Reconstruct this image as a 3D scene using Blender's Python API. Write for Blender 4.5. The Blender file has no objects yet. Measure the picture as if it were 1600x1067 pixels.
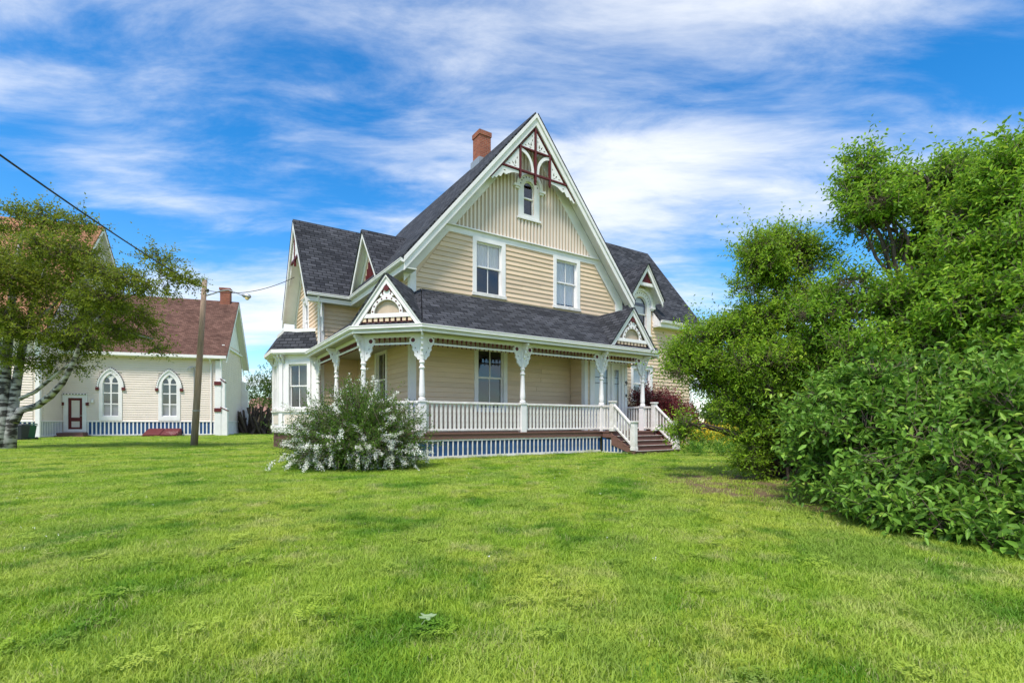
import bpy, bmesh, math, random
import numpy as np
from mathutils import Vector, Matrix
from mathutils.geometry import tessellate_polygon
R=math.radians
random.seed(4); rng=np.random.default_rng(11)
S=bpy.context.scene
COL=S.collection
# ------------------------------------------------------------------ camera, sky, sun, exposure
EYE=1.15; FPX=781.0
cam=bpy.data.cameras.new('camera'); co=bpy.data.objects.new('camera',cam); COL.objects.link(co)
co.location=(0,0,EYE); co.rotation_euler=(R(90),0,0)
cam.sensor_width=36; cam.lens=36*FPX/1600; cam.shift_y=(660-533.5)/1600
cam.clip_start=.05; cam.clip_end=4000
S.camera=co
SUN_AZ=(-0.36,-0.93); SUN_EL=58
sl=bpy.data.lights.new('sun','SUN'); so=bpy.data.objects.new('sun',sl); COL.objects.link(so)
sl.energy=2.9; sl.angle=R(14); sl.color=(1,.93,.84)
sd=Vector((SUN_AZ[0],SUN_AZ[1],math.tan(R(SUN_EL))*math.hypot(*SUN_AZ))).normalized()
so.rotation_euler=sd.to_track_quat('Z','Y').to_euler()
so.location=(-20,-30,40)
w=bpy.data.worlds.new('World'); S.world=w; w.use_nodes=True
nt=w.node_tree; nt.nodes.clear()
def N(t,typ,**k):
    n=t.nodes.new(typ)
    for a,b in k.items(): setattr(n,a,b)
    return n
out=N(nt,'ShaderNodeOutputWorld'); sky=N(nt,'ShaderNodeTexSky',sky_type='NISHITA',sun_disc=False)
sky.sun_elevation=R(SUN_EL); sky.sun_rotation=math.atan2(SUN_AZ[0],SUN_AZ[1])
sky.air_density=1.0; sky.dust_density=.3; sky.ozone_density=3.0
bg=N(nt,'ShaderNodeBackground'); bg.inputs[1].default_value=.135
bc=N(nt,'ShaderNodeBackground'); bc.inputs[0].default_value=(.93,.96,1,1); bc.inputs[1].default_value=.66
mx=N(nt,'ShaderNodeMixShader')
tc=N(nt,'ShaderNodeTexCoord'); sep=N(nt,'ShaderNodeSeparateXYZ')
L=nt.links.new
L(tc.outputs['Generated'],sep.inputs[0])
def M(t,op,a=None,b=None,c=None):
    n=N(t,'ShaderNodeMath',operation=op)
    for i,x in enumerate((a,b,c)):
        if x is None: continue
        if isinstance(x,(int,float)): n.inputs[i].default_value=x
        else: t.links.new(x,n.inputs[i])
    return n.outputs[0]
zc=M(nt,'ADD',M(nt,'MAXIMUM',sep.outputs[2],0.0),.16)
cx=M(nt,'DIVIDE',sep.outputs[0],zc); cy=M(nt,'DIVIDE',sep.outputs[1],zc)
cmb=N(nt,'ShaderNodeCombineXYZ'); L(cx,cmb.inputs[0]); L(cy,cmb.inputs[1])
mp=N(nt,'ShaderNodeMapping'); mp.inputs['Rotation'].default_value=(0,0,R(-16)); mp.inputs['Scale'].default_value=(.50,1.22,1); mp.inputs['Location'].default_value=(3.1,1.7,0)
L(cmb.outputs[0],mp.inputs[0])
n1=N(nt,'ShaderNodeTexNoise'); n1.inputs['Scale'].default_value=.95; n1.inputs['Detail'].default_value=9; n1.inputs['Roughness'].default_value=.56; n1.inputs['Distortion'].default_value=.22
n2=N(nt,'ShaderNodeTexNoise'); n2.inputs['Scale'].default_value=4.2; n2.inputs['Detail'].default_value=8; n2.inputs['Roughness'].default_value=.65; n2.inputs['Distortion'].default_value=.45
L(mp.outputs[0],n1.inputs[0]); L(mp.outputs[0],n2.inputs[0])
cs=M(nt,'ADD',M(nt,'MULTIPLY',n1.outputs[0],.78),M(nt,'MULTIPLY',n2.outputs[0],.22))
cr=N(nt,'ShaderNodeMapRange',interpolation_type='SMOOTHSTEP'); cr.inputs[1].default_value=.42; cr.inputs[2].default_value=.62; cr.inputs[3].default_value=0; cr.inputs[4].default_value=.92
L(cs,cr.inputs[0])
hs=N(nt,'ShaderNodeHueSaturation'); hs.inputs['Saturation'].default_value=1.40; L(sky.outputs[0],hs.inputs['Color']); L(hs.outputs[0],bg.inputs[0]); L(cr.outputs[0],mx.inputs[0]); L(bg.outputs[0],mx.inputs[1]); L(bc.outputs[0],mx.inputs[2]); L(mx.outputs[0],out.inputs[0])
S.view_settings.view_transform='Standard'; S.view_settings.look='None'; S.view_settings.gamma=1; S.view_settings.use_curve_mapping=False
S.view_settings.exposure=0.80
S.render.engine='CYCLES'
try:
    S.cycles.max_bounces=8; S.cycles.transparent_max_bounces=12
except Exception: pass

# ------------------------------------------------------------------ materials
MAT={}
def mat(name,col,rough=.6,var=0,vscale=3.0,spec=.3,bump=0,bscale=60,col2=None,stretch=None,metal=0):
    m=bpy.data.materials.new(name); m.use_nodes=True; t=m.node_tree; p=t.nodes['Principled BSDF']
    p.inputs['Roughness'].default_value=rough; p.inputs['Specular IOR Level'].default_value=spec; p.inputs['Metallic'].default_value=metal
    p.inputs['Base Color'].default_value=(*col,1)
    tcn=N(t,'ShaderNodeTexCoord'); src=tcn.outputs['Object']
    if stretch:
        mpn=N(t,'ShaderNodeMapping'); mpn.inputs['Scale'].default_value=stretch; t.links.new(src,mpn.inputs[0]); src=mpn.outputs[0]
    if var or col2:
        nz=N(t,'ShaderNodeTexNoise'); nz.inputs['Scale'].default_value=vscale; nz.inputs['Detail'].default_value=7; nz.inputs['Roughness'].default_value=.65
        t.links.new(src,nz.inputs[0])
        rp=N(t,'ShaderNodeValToRGB'); rp.color_ramp.elements[0].position=.35; rp.color_ramp.elements[1].position=.68
        c2=col2 or tuple(c*(1-var) for c in col)
        rp.color_ramp.elements[0].color=(*c2,1); rp.color_ramp.elements[1].color=(*col,1)
        t.links.new(nz.outputs[0],rp.inputs[0]); t.links.new(rp.outputs[0],p.inputs['Base Color'])
    if bump:
        nb=N(t,'ShaderNodeTexNoise'); nb.inputs['Scale'].default_value=bscale; nb.inputs['Detail'].default_value=5
        t.links.new(src,nb.inputs[0]); b=N(t,'ShaderNodeBump'); b.inputs['Strength'].default_value=bump; b.inputs['Distance'].default_value=.02
        t.links.new(nb.outputs[0],b.inputs['Height']); t.links.new(b.outputs[0],p.inputs['Normal'])
    MAT[name]=m; return m
mat('siding',(.72,.55,.39),.55,.10,1.3,bump=.08,bscale=40,stretch=(1,1,6))
m=MAT['siding']; t=m.node_tree; p=t.nodes['Principled BSDF']; lk=p.inputs['Base Color'].links[0].from_socket
oi=N(t,'ShaderNodeObjectInfo'); mr=N(t,'ShaderNodeMapRange'); mr.inputs[3].default_value=.91; mr.inputs[4].default_value=1.05; t.links.new(oi.outputs['Random'],mr.inputs[0]); vm=N(t,'ShaderNodeVectorMath',operation='SCALE'); t.links.new(lk,vm.inputs[0]); t.links.new(mr.outputs[0],vm.inputs['Scale']); t.links.new(vm.outputs[0],p.inputs['Base Color'])
mat('siding_pale',(.77,.665,.585),.6,.08,1.1,bump=.05)
mat('panel_tan',(.53,.42,.315),.6,.12,1.5,stretch=(3,3,.6))
mat('white',(.83,.805,.80),.5,.12,1.6,bump=.05,bscale=30)
mat('white_worn',(.83,.80,.79),.6,col2=(.60,.57,.52),vscale=4.5,bump=.1,bscale=35)
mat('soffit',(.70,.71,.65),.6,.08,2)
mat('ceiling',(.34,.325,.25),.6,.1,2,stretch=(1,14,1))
mat('maroon',(.13,.022,.024),.5,.25,4)
mat('deck',(.205,.108,.086),.65,.22,3,bump=.1,stretch=(1,8,8))
mat('blue',(.028,.092,.235),.6,.35,2.5)
mat('dark',(.012,.012,.014),.8)
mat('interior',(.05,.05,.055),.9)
mat('curtain',(.88,.87,.90),.8,.06,6,stretch=(8,8,.5))
mat('pole_wood',(.40,.295,.22),.85,.4,2.5,bump=.4,bscale=14,stretch=(9,9,.5))
mat('metal',(.42,.43,.44),.45,.1,3,metal=.6)
mat('brass',(.55,.42,.18),.4,metal=.7)
mat('black_metal',(.02,.02,.022),.45)
mat('bin_black',(.028,.032,.04),.5,.15,5)
mat('bin_green',(.018,.10,.055),.5,.15,5)
mat('cable',(.015,.015,.016),.6)
mat('bark',(.115,.09,.07),.9,.45,9,bump=.6,bscale=22,stretch=(3,3,.8))
mat('twig',(.20,.155,.115),.9,.4,12)
mat('firewood',(.12,.09,.07),.9,.5,6,bump=.4,bscale=20)
mat('door_panel',(.70,.62,.58),.5,.06,3)
mat('lamp_glass',(.8,.62,.3),.3)
mat('stone',(.16,.085,.07),.85,.45,3.5,bump=.6,bscale=18)
mat('concrete',(.52,.49,.46),.85,.2,2,bump=.2)
mat('far_roof',(.30,.16,.13),.8,.1,1)
mat('petal',(.86,.86,.78),.7,.1,30)
mat('yellow_petal',(.70,.52,.02),.7,.2,30)
# birch bark: white with dark lenticel bands and knots
m=mat('birch_bark',(.62,.60,.56),.75,.15,4,bump=.3,bscale=15); t=m.node_tree; p=t.nodes['Principled BSDF']
tcn=N(t,'ShaderNodeTexCoord'); mpn=N(t,'ShaderNodeMapping'); mpn.inputs['Scale'].default_value=(1.6,1.6,4.2); t.links.new(tcn.outputs['Object'],mpn.inputs[0])
nz=N(t,'ShaderNodeTexNoise'); nz.inputs['Scale'].default_value=1.5; nz.inputs['Detail'].default_value=6; t.links.new(mpn.outputs[0],nz.inputs[0])
rp=N(t,'ShaderNodeValToRGB'); rp.color_ramp.elements[0].position=.43; rp.color_ramp.elements[0].color=(.045,.04,.035,1); rp.color_ramp.elements[1].position=.56; rp.color_ramp.elements[1].color=(.42,.405,.38,1)
t.links.new(nz.outputs[0],rp.inputs[0]); t.links.new(rp.outputs[0],p.inputs['Base Color'])
def brickmat(name,c1,c2,mortar,bw,bh,ms,rough=.9,bump=.5,off=.5,extra=.3):
    m=bpy.data.materials.new(name); m.use_nodes=True; t=m.node_tree; p=t.nodes['Principled BSDF']; p.inputs['Roughness'].default_value=rough; p.inputs['Specular IOR Level'].default_value=.2
    uv=N(t,'ShaderNodeUVMap',uv_map='uv'); b=N(t,'ShaderNodeTexBrick'); b.offset=off
    b.inputs['Scale'].default_value=1; b.inputs['Brick Width'].default_value=bw; b.inputs['Row Height'].default_value=bh; b.inputs['Mortar Size'].default_value=ms; b.inputs['Bias'].default_value=0; b.inputs['Mortar Smooth'].default_value=.2
    b.inputs['Color1'].default_value=(*c1,1); b.inputs['Color2'].default_value=(*c2,1); b.inputs['Mortar'].default_value=(*mortar,1)
    t.links.new(uv.outputs[0],b.inputs['Vector'])
    nz=N(t,'ShaderNodeTexNoise'); nz.inputs['Scale'].default_value=.8; nz.inputs['Detail'].default_value=8; nz.inputs['Roughness'].default_value=.7; t.links.new(uv.outputs[0],nz.inputs[0])
    mr=N(t,'ShaderNodeMapRange'); mr.inputs[1].default_value=.3; mr.inputs[2].default_value=.7; mr.inputs[3].default_value=1-extra; mr.inputs[4].default_value=1+extra; t.links.new(nz.outputs[0],mr.inputs[0])
    mxn=N(t,'ShaderNodeVectorMath',operation='SCALE'); t.links.new(b.outputs['Color'],mxn.inputs[0]); t.links.new(mr.outputs[0],mxn.inputs['Scale'])
    t.links.new(mxn.outputs[0],p.inputs['Base Color'])
    nf=N(t,'ShaderNodeTexNoise'); nf.inputs['Scale'].default_value=45; t.links.new(uv.outputs[0],nf.inputs[0])
    h=M(t,'ADD',M(t,'SUBTRACT',1.0,b.outputs['Fac']),M(t,'MULTIPLY',nf.outputs[0],.5))
    bp=N(t,'ShaderNodeBump'); bp.inputs['Strength'].default_value=bump; bp.inputs['Distance'].default_value=.015; t.links.new(h,bp.inputs['Height']); t.links.new(bp.outputs[0],p.inputs['Normal'])
    MAT[name]=m
brickmat('shingle',(.024,.026,.032),(.070,.073,.084),(.006,.007,.009),.36,.16,.016)
brickmat('shingle_brown',(.095,.048,.036),(.170,.092,.070),(.045,.025,.02),.30,.15,.01)
brickmat('shingle_rust',(.27,.125,.07),(.36,.18,.10),(.18,.09,.05),.30,.15,.01)
brickmat('brick',(.23,.062,.040),(.34,.10,.058),(.27,.17,.13),.22,.075,.010)
# window glass: clear pane with mirror-like sky reflection
def glass(name,tint,refl):
    m=bpy.data.materials.new(name); m.use_nodes=True; t=m.node_tree; t.nodes.clear()
    o=N(t,'ShaderNodeOutputMaterial'); g=N(t,'ShaderNodeBsdfGlossy'); g.inputs['Roughness'].default_value=.02; g.inputs['Color'].default_value=(.95,.97,1,1)
    tr=N(t,'ShaderNodeBsdfTransparent'); tr.inputs[0].default_value=(*tint,1)
    fr=N(t,'ShaderNodeFresnel'); fr.inputs[0].default_value=1.5
    f=M(t,'MULTIPLY_ADD',fr.outputs[0],.8,refl); x=N(t,'ShaderNodeMixShader')
    t.links.new(f,x.inputs[0]); t.links.new(tr.outputs[0],x.inputs[1]); t.links.new(g.outputs[0],x.inputs[2]); t.links.new(x.outputs[0],o.inputs[0]); MAT[name]=m
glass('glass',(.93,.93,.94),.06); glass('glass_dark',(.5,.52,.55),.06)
def leafmat(name,c1,c2,c3=None,trans=.42,rough=.45):
    m=bpy.data.materials.new(name); m.use_nodes=True; t=m.node_tree; t.nodes.clear()
    o=N(t,'ShaderNodeOutputMaterial'); p=N(t,'ShaderNodeBsdfPrincipled'); p.inputs['Roughness'].default_value=rough; p.inputs['Specular IOR Level'].default_value=.22
    a=N(t,'ShaderNodeAttribute',attribute_name='tint'); rp=N(t,'ShaderNodeValToRGB'); rp.color_ramp.elements[0].color=(*c1,1); rp.color_ramp.elements[1].color=(*c2,1)
    if c3: e=rp.color_ramp.elements.new(.88); e.color=(*c2,1); rp.color_ramp.elements[-1].color=(*c3,1)
    t.links.new(a.outputs['Fac'],rp.inputs[0]); t.links.new(rp.outputs[0],p.inputs['Base Color'])
    tr=N(t,'ShaderNodeBsdfTranslucent'); hs=N(t,'ShaderNodeHueSaturation'); hs.inputs['Hue'].default_value=.485; hs.inputs['Value'].default_value=1.5; t.links.new(rp.outputs[0],hs.inputs['Color']); t.links.new(hs.outputs[0],tr.inputs[0])
    x=N(t,'ShaderNodeMixShader'); x.inputs[0].default_value=trans; t.links.new(p.outputs[0],x.inputs[1]); t.links.new(tr.outputs[0],x.inputs[2]); t.links.new(x.outputs[0],o.inputs[0]); MAT[name]=m
leafmat('leaf_broad',(.045,.12,.014),(.19,.36,.045),(.34,.48,.075),trans=.28)
leafmat('leaf_fine',(.075,.165,.012),(.27,.45,.03),(.40,.55,.05))
leafmat('leaf_mid',(.065,.165,.014),(.26,.46,.04),(.40,.56,.06))
leafmat('leaf_birch',(.09,.135,.012),(.20,.255,.026),(.26,.30,.045))
leafmat('leaf_bush',(.035,.09,.012),(.13,.25,.025),(.27,.38,.06))
leafmat('leaf_red',(.07,.016,.020),(.22,.035,.038),(.38,.10,.07),trans=.25)
leafmat('leaf_far',(.05,.10,.02),(.11,.18,.04))
leafmat('leaf_bed',(.06,.16,.02),(.14,.28,.03))

# ------------------------------------------------------------------ mesh helpers
OFF={}
class MB:
    def __init__(s): s.v=[]; s.f=[]
    def add(s,vs,fs):
        n=len(s.v); s.v+= [tuple(x) for x in vs]; s.f+=[tuple(i+n for i in f) for f in fs]; return s
    def hexa(s,p): return s.add(p,[(0,3,2,1),(4,5,6,7),(0,1,5,4),(1,2,6,5),(2,3,7,6),(3,0,4,7)])
    def box(s,x0,x1,y0,y1,z0,z1):
        return s.hexa([(x0,y0,z0),(x1,y0,z0),(x1,y1,z0),(x0,y1,z0),(x0,y0,z1),(x1,y0,z1),(x1,y1,z1),(x0,y1,z1)])
    def prism(s,outer,holes,f0,f1):
        loops=[outer]+list(holes); allp=[p for l in loops for p in l]; n=len(allp)
        tris=tessellate_polygon([[Vector((p[0],p[1],0)) for p in l] for l in loops])
        vs=[f0(*p) for p in allp]+[f1(*p) for p in allp]
        fs=[tuple(t) for t in tris]+[(t[2]+n,t[1]+n,t[0]+n) for t in tris]
        k=0
        for l in loops:
            m=len(l)
            for i in range(m):
                j=(i+1)%m; fs.append((k+i,k+j,k+j+n,k+i+n))
            k+=m
        return s.add(vs,fs)
    def sheet(s,outer,holes,f0):
        loops=[outer]+list(holes); allp=[p for l in loops for p in l]
        tris=tessellate_polygon([[Vector((p[0],p[1],0)) for p in l] for l in loops])
        return s.add([f0(*p) for p in allp],[tuple(t) for t in tris])
    def tube(s,pts,rad,n=8,cap=True):
        pts=[Vector(p) for p in pts]; m=len(pts); rad=[rad]*m if isinstance(rad,(int,float)) else rad
        ref=None; vs=[]
        for i,p in enumerate(pts):
            d=(pts[min(i+1,m-1)]-pts[max(i-1,0)]).normalized()
            if ref is None: ref=d.orthogonal().normalized()
            ref=(ref-d*ref.dot(d)); ref=ref.normalized() if ref.length>1e-6 else d.orthogonal().normalized(); b=d.cross(ref)
            for k in range(n):
                a=2*math.pi*k/n; vs.append(p+(ref*math.cos(a)+b*math.sin(a))*rad[i])
        fs=[(i*n+k,i*n+(k+1)%n,(i+1)*n+(k+1)%n,(i+1)*n+k) for i in range(m-1) for k in range(n)]
        if cap: fs+=[tuple(range(n-1,-1,-1)),tuple((m-1)*n+k for k in range(n))]
        return s.add(vs,fs)
    def lathe(s,c,prof,n=14):
        vs=[(c[0]+r*math.cos(2*math.pi*k/n),c[1]+r*math.sin(2*math.pi*k/n),z) for r,z in prof for k in range(n)]
        m=len(prof); fs=[(i*n+k,i*n+(k+1)%n,(i+1)*n+(k+1)%n,(i+1)*n+k) for i in range(m-1) for k in range(n)]
        fs+=[tuple(range(n-1,-1,-1)),tuple((m-1)*n+k for k in range(n))]
        return s.add(vs,fs)
    def mesh(s,name,off=(0,0,0),uv=True,smooth=False):
        me=bpy.data.meshes.new(name); me.from_pydata([(a-off[0],b-off[1],c-off[2]) for a,b,c in s.v],[],s.f)
        bm=bmesh.new(); bm.from_mesh(me); bmesh.ops.recalc_face_normals(bm,faces=bm.faces)
        if uv:
            ul=bm.loops.layers.uv.new('uv')
            for f in bm.faces:
                nn=f.normal
                if abs(nn.z)>.98: ax=Vector((1,0,0)); ay=Vector((0,1,0))
                else: ax=Vector((-nn.y,nn.x,0)).normalized(); ay=nn.cross(ax); ay=ay if ay.z>0 else -ay
                for l in f.loops: l[ul].uv=(l.vert.co.dot(ax),l.vert.co.dot(ay))
        bm.to_mesh(me); bm.free()
        if smooth:
            for p in me.polygons: p.use_smooth=True
        return me
    def build(s,name,m,parent=None,smooth=False,uv=True,bevel=0):
        off=OFF.get(parent,(0,0,0)) if parent else (0,0,0)
        me=s.mesh(name,off,uv,smooth); me.materials.append(MAT[m])
        o=bpy.data.objects.new(name,me); COL.objects.link(o)
        if parent: o.parent=parent; OFF[o]=off
        if bevel:
            b=o.modifiers.new('bevel','BEVEL'); b.width=bevel; b.segments=2; b.limit_method='ANGLE'
        return o
def inst(me,name,parent,loc,rz=0,m=None):
    o=bpy.data.objects.new(name,me); COL.objects.link(o); off=OFF[parent]
    o.parent=parent; OFF[o]=off; o.location=(loc[0]-off[0],loc[1]-off[1],loc[2]-off[2]); o.rotation_euler=(0,0,rz)
    return o
def tag(o,label=None,cat=None,group=None,kind=None):
    for k,x in (('label',label),('category',cat),('group',group),('kind',kind)):
        if x: o[k]=x
    return o
def thing(name,label,cat,base,rz=0,world=None,group=None):
    # base: the thing's base in its own building frame; world: where that base stands
    o=bpy.data.objects.new(name,None); COL.objects.link(o); o.empty_display_size=.3
    o.location=world if world else base; o.rotation_euler=(0,0,rz); OFF[o]=tuple(base); tag(o,label,cat,group); return o
class Fr:      # a wall's own frame: a along the wall, z up, d out of the wall
    def __init__(s,o,al,n): s.o=Vector(o); s.al=Vector(al).normalized(); s.n=Vector(n).normalized()
    def p(s,a,z,d): q=s.o+s.al*a+s.n*d; return (q.x,q.y,z)
def fbox(mb,F,a0,a1,z0,z1,d0,d1):
    return mb.hexa([F.p(a0,z0,d0),F.p(a1,z0,d0),F.p(a1,z0,d1),F.p(a0,z0,d1),F.p(a0,z1,d0),F.p(a1,z1,d0),F.p(a1,z1,d1),F.p(a0,z1,d1)])
def fpoly(mb,F,outer,holes,d0,d1):
    return mb.prism(outer,holes,lambda a,z:F.p(a,z,d0),lambda a,z:F.p(a,z,d1))
def rect(a0,a1,z0,z1): return [(a0,z0),(a1,z0),(a1,z1),(a0,z1)]
def arc(c,r,t0,t1,n=12): return [(c[0]+r*math.cos(R(t0+(t1-t0)*i/n)),c[1]+r*math.sin(R(t0+(t1-t0)*i/n))) for i in range(n+1)]
def slab(mb,pts,th):     # roof slab: planar polygon in 3-D, thickened upward along its normal
    P=[Vector(p) for p in pts]; n=Vector((0,0,0))
    for i in range(len(P)): a,b=P[i],P[(i+1)%len(P)]; n+=a.cross(b)
    n.normalize()
    if n.z<0: n=-n
    ax=(P[1]-P[0]).normalized(); ay=n.cross(ax); o=P[0]
    q=[((p-o).dot(ax),(p-o).dot(ay)) for p in P]
    return mb.prism(q,[],lambda a,b:tuple(o+ax*a+ay*b),lambda a,b:tuple(o+ax*a+ay*b+n*th))
def sweep(mb,path,prof):   # sweep a closed profile [(outward d, z)] along a horizontal polyline with mitred corners (outward is to the right of travel)
    P=[Vector(p) for p in path]; m=len(P); k=len(prof); vs=[]
    for i,p in enumerate(P):
        ns=[]
        for a,b in ((i-1,i),(i,i+1)):
            if 0<=a and b<m: d=(P[b]-P[a]).normalized(); ns.append(Vector((d.y,-d.x)))
        nn=sum(ns,Vector((0,0))).normalized(); sc=1/max(.3,nn.dot(ns[0]))
        for d,z in prof: q=p+nn*d*sc; vs.append((q.x,q.y,z))
    fs=[(i*k+j,i*k+(j+1)%k,(i+1)*k+(j+1)%k,(i+1)*k+j) for i in range(m-1) for j in range(k)]
    fs+=[tuple(range(k)),tuple((m-1)*k+j for j in range(k-1,-1,-1))]
    return mb.add(vs,fs)
def span(poly,z):
    xs=[]
    for i in range(len(poly)):
        (a0,z0),(a1,z1)=poly[i],poly[(i+1)%len(poly)]
        if (z0-z)*(z1-z)<=0 and z0!=z1: xs.append(a0+(a1-a0)*(z-z0)/(z1-z0))
    return (min(xs),max(xs)) if len(xs)>1 else None
def clapboards(F,poly,holes,wall,sp=.17,m='siding',joined=None):
    z=min(p[1] for p in poly); zm=max(p[1] for p in poly)
    while z<zm-.02:
        z1=min(z+sp,zm); s0=span(poly,z+.001); s1=span(poly,z1-.001)
        if not s0 or not s1: z=z1; continue
        cuts=sorted((h[0],h[1]) for h in holes if min(z1,h[3])-max(z,h[2])>.35*(z1-z))
        lo0,lo1=s0[0],s1[0]; segs=[]
        for c0,c1 in cuts:
            segs.append((lo0,c0,lo1,c0)); lo0=lo1=c1
        segs.append((lo0,s0[1],lo1,s1[1])); cut=[]
        for a0,a1,b0,b1 in segs:
            if joined is None and a1-a0>2.2 and random.random()<.6:
                q=random.uniform(max(a0,b0)+.6,min(a1,b1)-.6); cut+=[(a0,q-.002,b0,q-.002),(q+.002,a1,q+.002,b1)]
            else: cut.append((a0,a1,b0,b1))
        for a0,a1,b0,b1 in cut:
            if a1-a0<.04: continue
            b1=max(b1,b0+.005); bt=.044 if joined is None else .055; j=random.uniform(-.0015,.0015)
            pts=[F.p(a0,z,.012),F.p(a1,z,.012),F.p(a1,z,bt+j),F.p(a0,z,bt+j),F.p(b0,z1+.012,.003),F.p(b1,z1+.012,.003),F.p(b1,z1+.012,.012),F.p(b0,z1+.012,.012)]
            if joined is not None: joined.hexa(pts)
            else: MB().hexa(pts).build('clapboard',m,wall)
        z=z1
def at(x,y,Y): return Vector(((x-800)/FPX*Y,Y,EYE+(660-y)/FPX*Y))
# ------------------------------------------------------------------ ground
me=bpy.data.meshes.new('ground'); me.from_pydata([(-900,-300,0),(900,-300,0),(900,1800,0),(-900,1800,0)],[],[(0,1,2,3)])
ground=bpy.data.objects.new('ground',me); COL.objects.link(ground); tag(ground,kind='structure')
m=bpy.data.materials.new('lawn_soil'); m.use_nodes=True; t=m.node_tree; p=t.nodes['Principled BSDF']; p.inputs['Roughness'].default_value=.95; p.inputs['Specular IOR Level'].default_value=.1
g=N(t,'ShaderNodeNewGeometry')
def noise(t,src,sc,det=6,ro=.6):
    n=N(t,'ShaderNodeTexNoise'); n.inputs['Scale'].default_value=sc; n.inputs['Detail'].default_value=det; n.inputs['Roughness'].default_value=ro; t.links.new(src,n.inputs[0]); return n.outputs[0]
def mixc(t,f,a,b):
    n=N(t,'ShaderNodeMix',data_type='RGBA')
    if isinstance(f,(int,float)): n.inputs[0].default_value=f
    else: t.links.new(f,n.inputs[0])
    for i,x in ((6,a),(7,b)):
        if isinstance(x,tuple): n.inputs[i].default_value=(*x,1)
        else: t.links.new(x,n.inputs[i])
    return n.outputs[2]
def rng_(t,x,a,b,lo=0,hi=1):
    n=N(t,'ShaderNodeMapRange',interpolation_type='SMOOTHSTEP'); n.inputs[1].default_value=a; n.inputs[2].default_value=b; n.inputs[3].default_value=lo; n.inputs[4].default_value=hi; t.links.new(x,n.inputs[0]); return n.outputs[0]
P=g.outputs['Position']
c=mixc(t,rng_(t,noise(t,P,.35),.38,.62),(.20,.33,.022),(.30,.40,.04))
c=mixc(t,rng_(t,noise(t,P,1.7),.5,.75),c,(.30,.31,.08))
c=mixc(t,rng_(t,noise(t,P,9,8,.7),.35,.7,0,.55),c,(.12,.17,.018))
# bare mown-over earth below the big shrubs on the right
def ell(t,P,cx,cy,rx,ry,rot):
    mp=N(t,'ShaderNodeMapping',vector_type='TEXTURE'); mp.inputs['Location'].default_value=(cx,cy,0); mp.inputs['Rotation'].default_value=(0,0,rot); mp.inputs['Scale'].default_value=(rx,ry,1); t.links.new(P,mp.inputs[0])
    ln=N(t,'ShaderNodeVectorMath',operation='LENGTH'); t.links.new(mp.outputs[0],ln.inputs[0]); return ln.outputs['Value']
e=M(t,'ADD',ell(t,P,5.6,7.4,2.5,5.0,R(24)),M(t,'MULTIPLY',noise(t,P,2.2),.5))
c=mixc(t,rng_(t,e,1.05,1.45,1,0),c,mixc(t,noise(t,P,14),(.10,.065,.040),(.21,.16,.085)))
t.links.new(c,p.inputs['Base Color'])
b=N(t,'ShaderNodeBump'); b.inputs['Strength'].default_value=.6; b.inputs['Distance'].default_value=.03; t.links.new(noise(t,P,35,6),b.inputs['Height']); t.links.new(b.outputs[0],p.inputs['Normal'])
me.materials.append(m)

# ------------------------------------------------------------------ house (frame: u right along the front, v back)
HA=R(33.388); D1=Vector((math.cos(HA),math.sin(HA))); D2=Vector((-D1.y,D1.x))
def hw(u,v,z=0): q=D1*u+D2*v; return Vector((q.x,q.y,z))
H=thing('house','cream clapboard house with steep white trimmed gables and wraparound porch','house',(11,19,0),HA,hw(11,19))
def part(name,m,parent=None,**k):
    return lambda mb: mb.build(name,m,parent or H,**k)
VW,UL,UR=15.56,6.27,15.73; DECK=.83
FF=Fr((0,VW),(1,0),(0,-1)); FL=Fr((UL,0),(0,-1),(-1,0))           # main front, main left side (a=-v)
FWF=Fr((0,21.48),(1,0),(0,-1)); FWG=Fr((4.7,0),(0,-1),(-1,0))      # left wing front and gable
FRF=Fr((0,17.0),(1,0),(0,-1)); FRE=Fr((22.6,0),(0,1),(1,0))        # right wing front and end
FVF=Fr((0,14.7),(1,0),(0,-1)); FVS=Fr((13.09,0),(0,-1),(-1,0))     # entrance vestibule
SL=1.21; APZ=12.6
def gpoly(c,hw_,apex,slope,z0): ze=apex-slope*hw_; return [(c-hw_,z0),(c+hw_,z0),(c+hw_,ze),(c,apex),(c-hw_,ze)]
def wall(name,F,poly,wins,m='siding'):
    mb=MB(); mb.sheet(poly,[rect(*h) for h in wins],lambda a,z:F.p(a,z,0)); return mb.build(name,m,H)
# window openings (a0,a1,z0,z1) inside the casings
W_UP=[(8.72,9.78,5.80,7.60),(12.33,13.39,5.80,7.60)]; W_LOW=(8.79,9.86,1.66,3.78)
W_GAB=(10.78,11.22,9.03,10.42)
W_SIDE=(-18.95,-17.9,1.66,3.78)
W_RW=(18.2,19.4,2.3,3.75); W_DORM=(18.27,19.13,5.62,7.25); W_LG=(-24.5,-23.55,4.9,6.6)
def casing(w,c=.16): return (w[0]-c,w[1]+c,w[2]-.16,w[3]+c)
fw=wall('front_wall',FF,gpoly(11,4.73,12.45,SL,0),W_UP+[W_LOW,W_GAB])
lw=wall('side_wall',FL,rect(-21.48,-VW,0,6.75),[W_SIDE])
wf=wall('wing_wall',FWF,rect(4.7,UL,0,6.65),[])
wg=wall('wing_gable_wall',FWG,gpoly(-23.9,2.5,9.95,1.383,0),[W_LG])
rw=wall('right_wing_wall',FRF,[(UR,0),(22.6,0),(22.6,6.65),(19.45,6.65),(19.45,7.6),(18.7,8.55),(17.95,7.6),(17.95,6.65),(UR,6.65)],[W_RW,W_DORM])
re_=wall('right_end_wall',FRE,gpoly(20.4,3.4,11.0,1.29,0),[])
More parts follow.
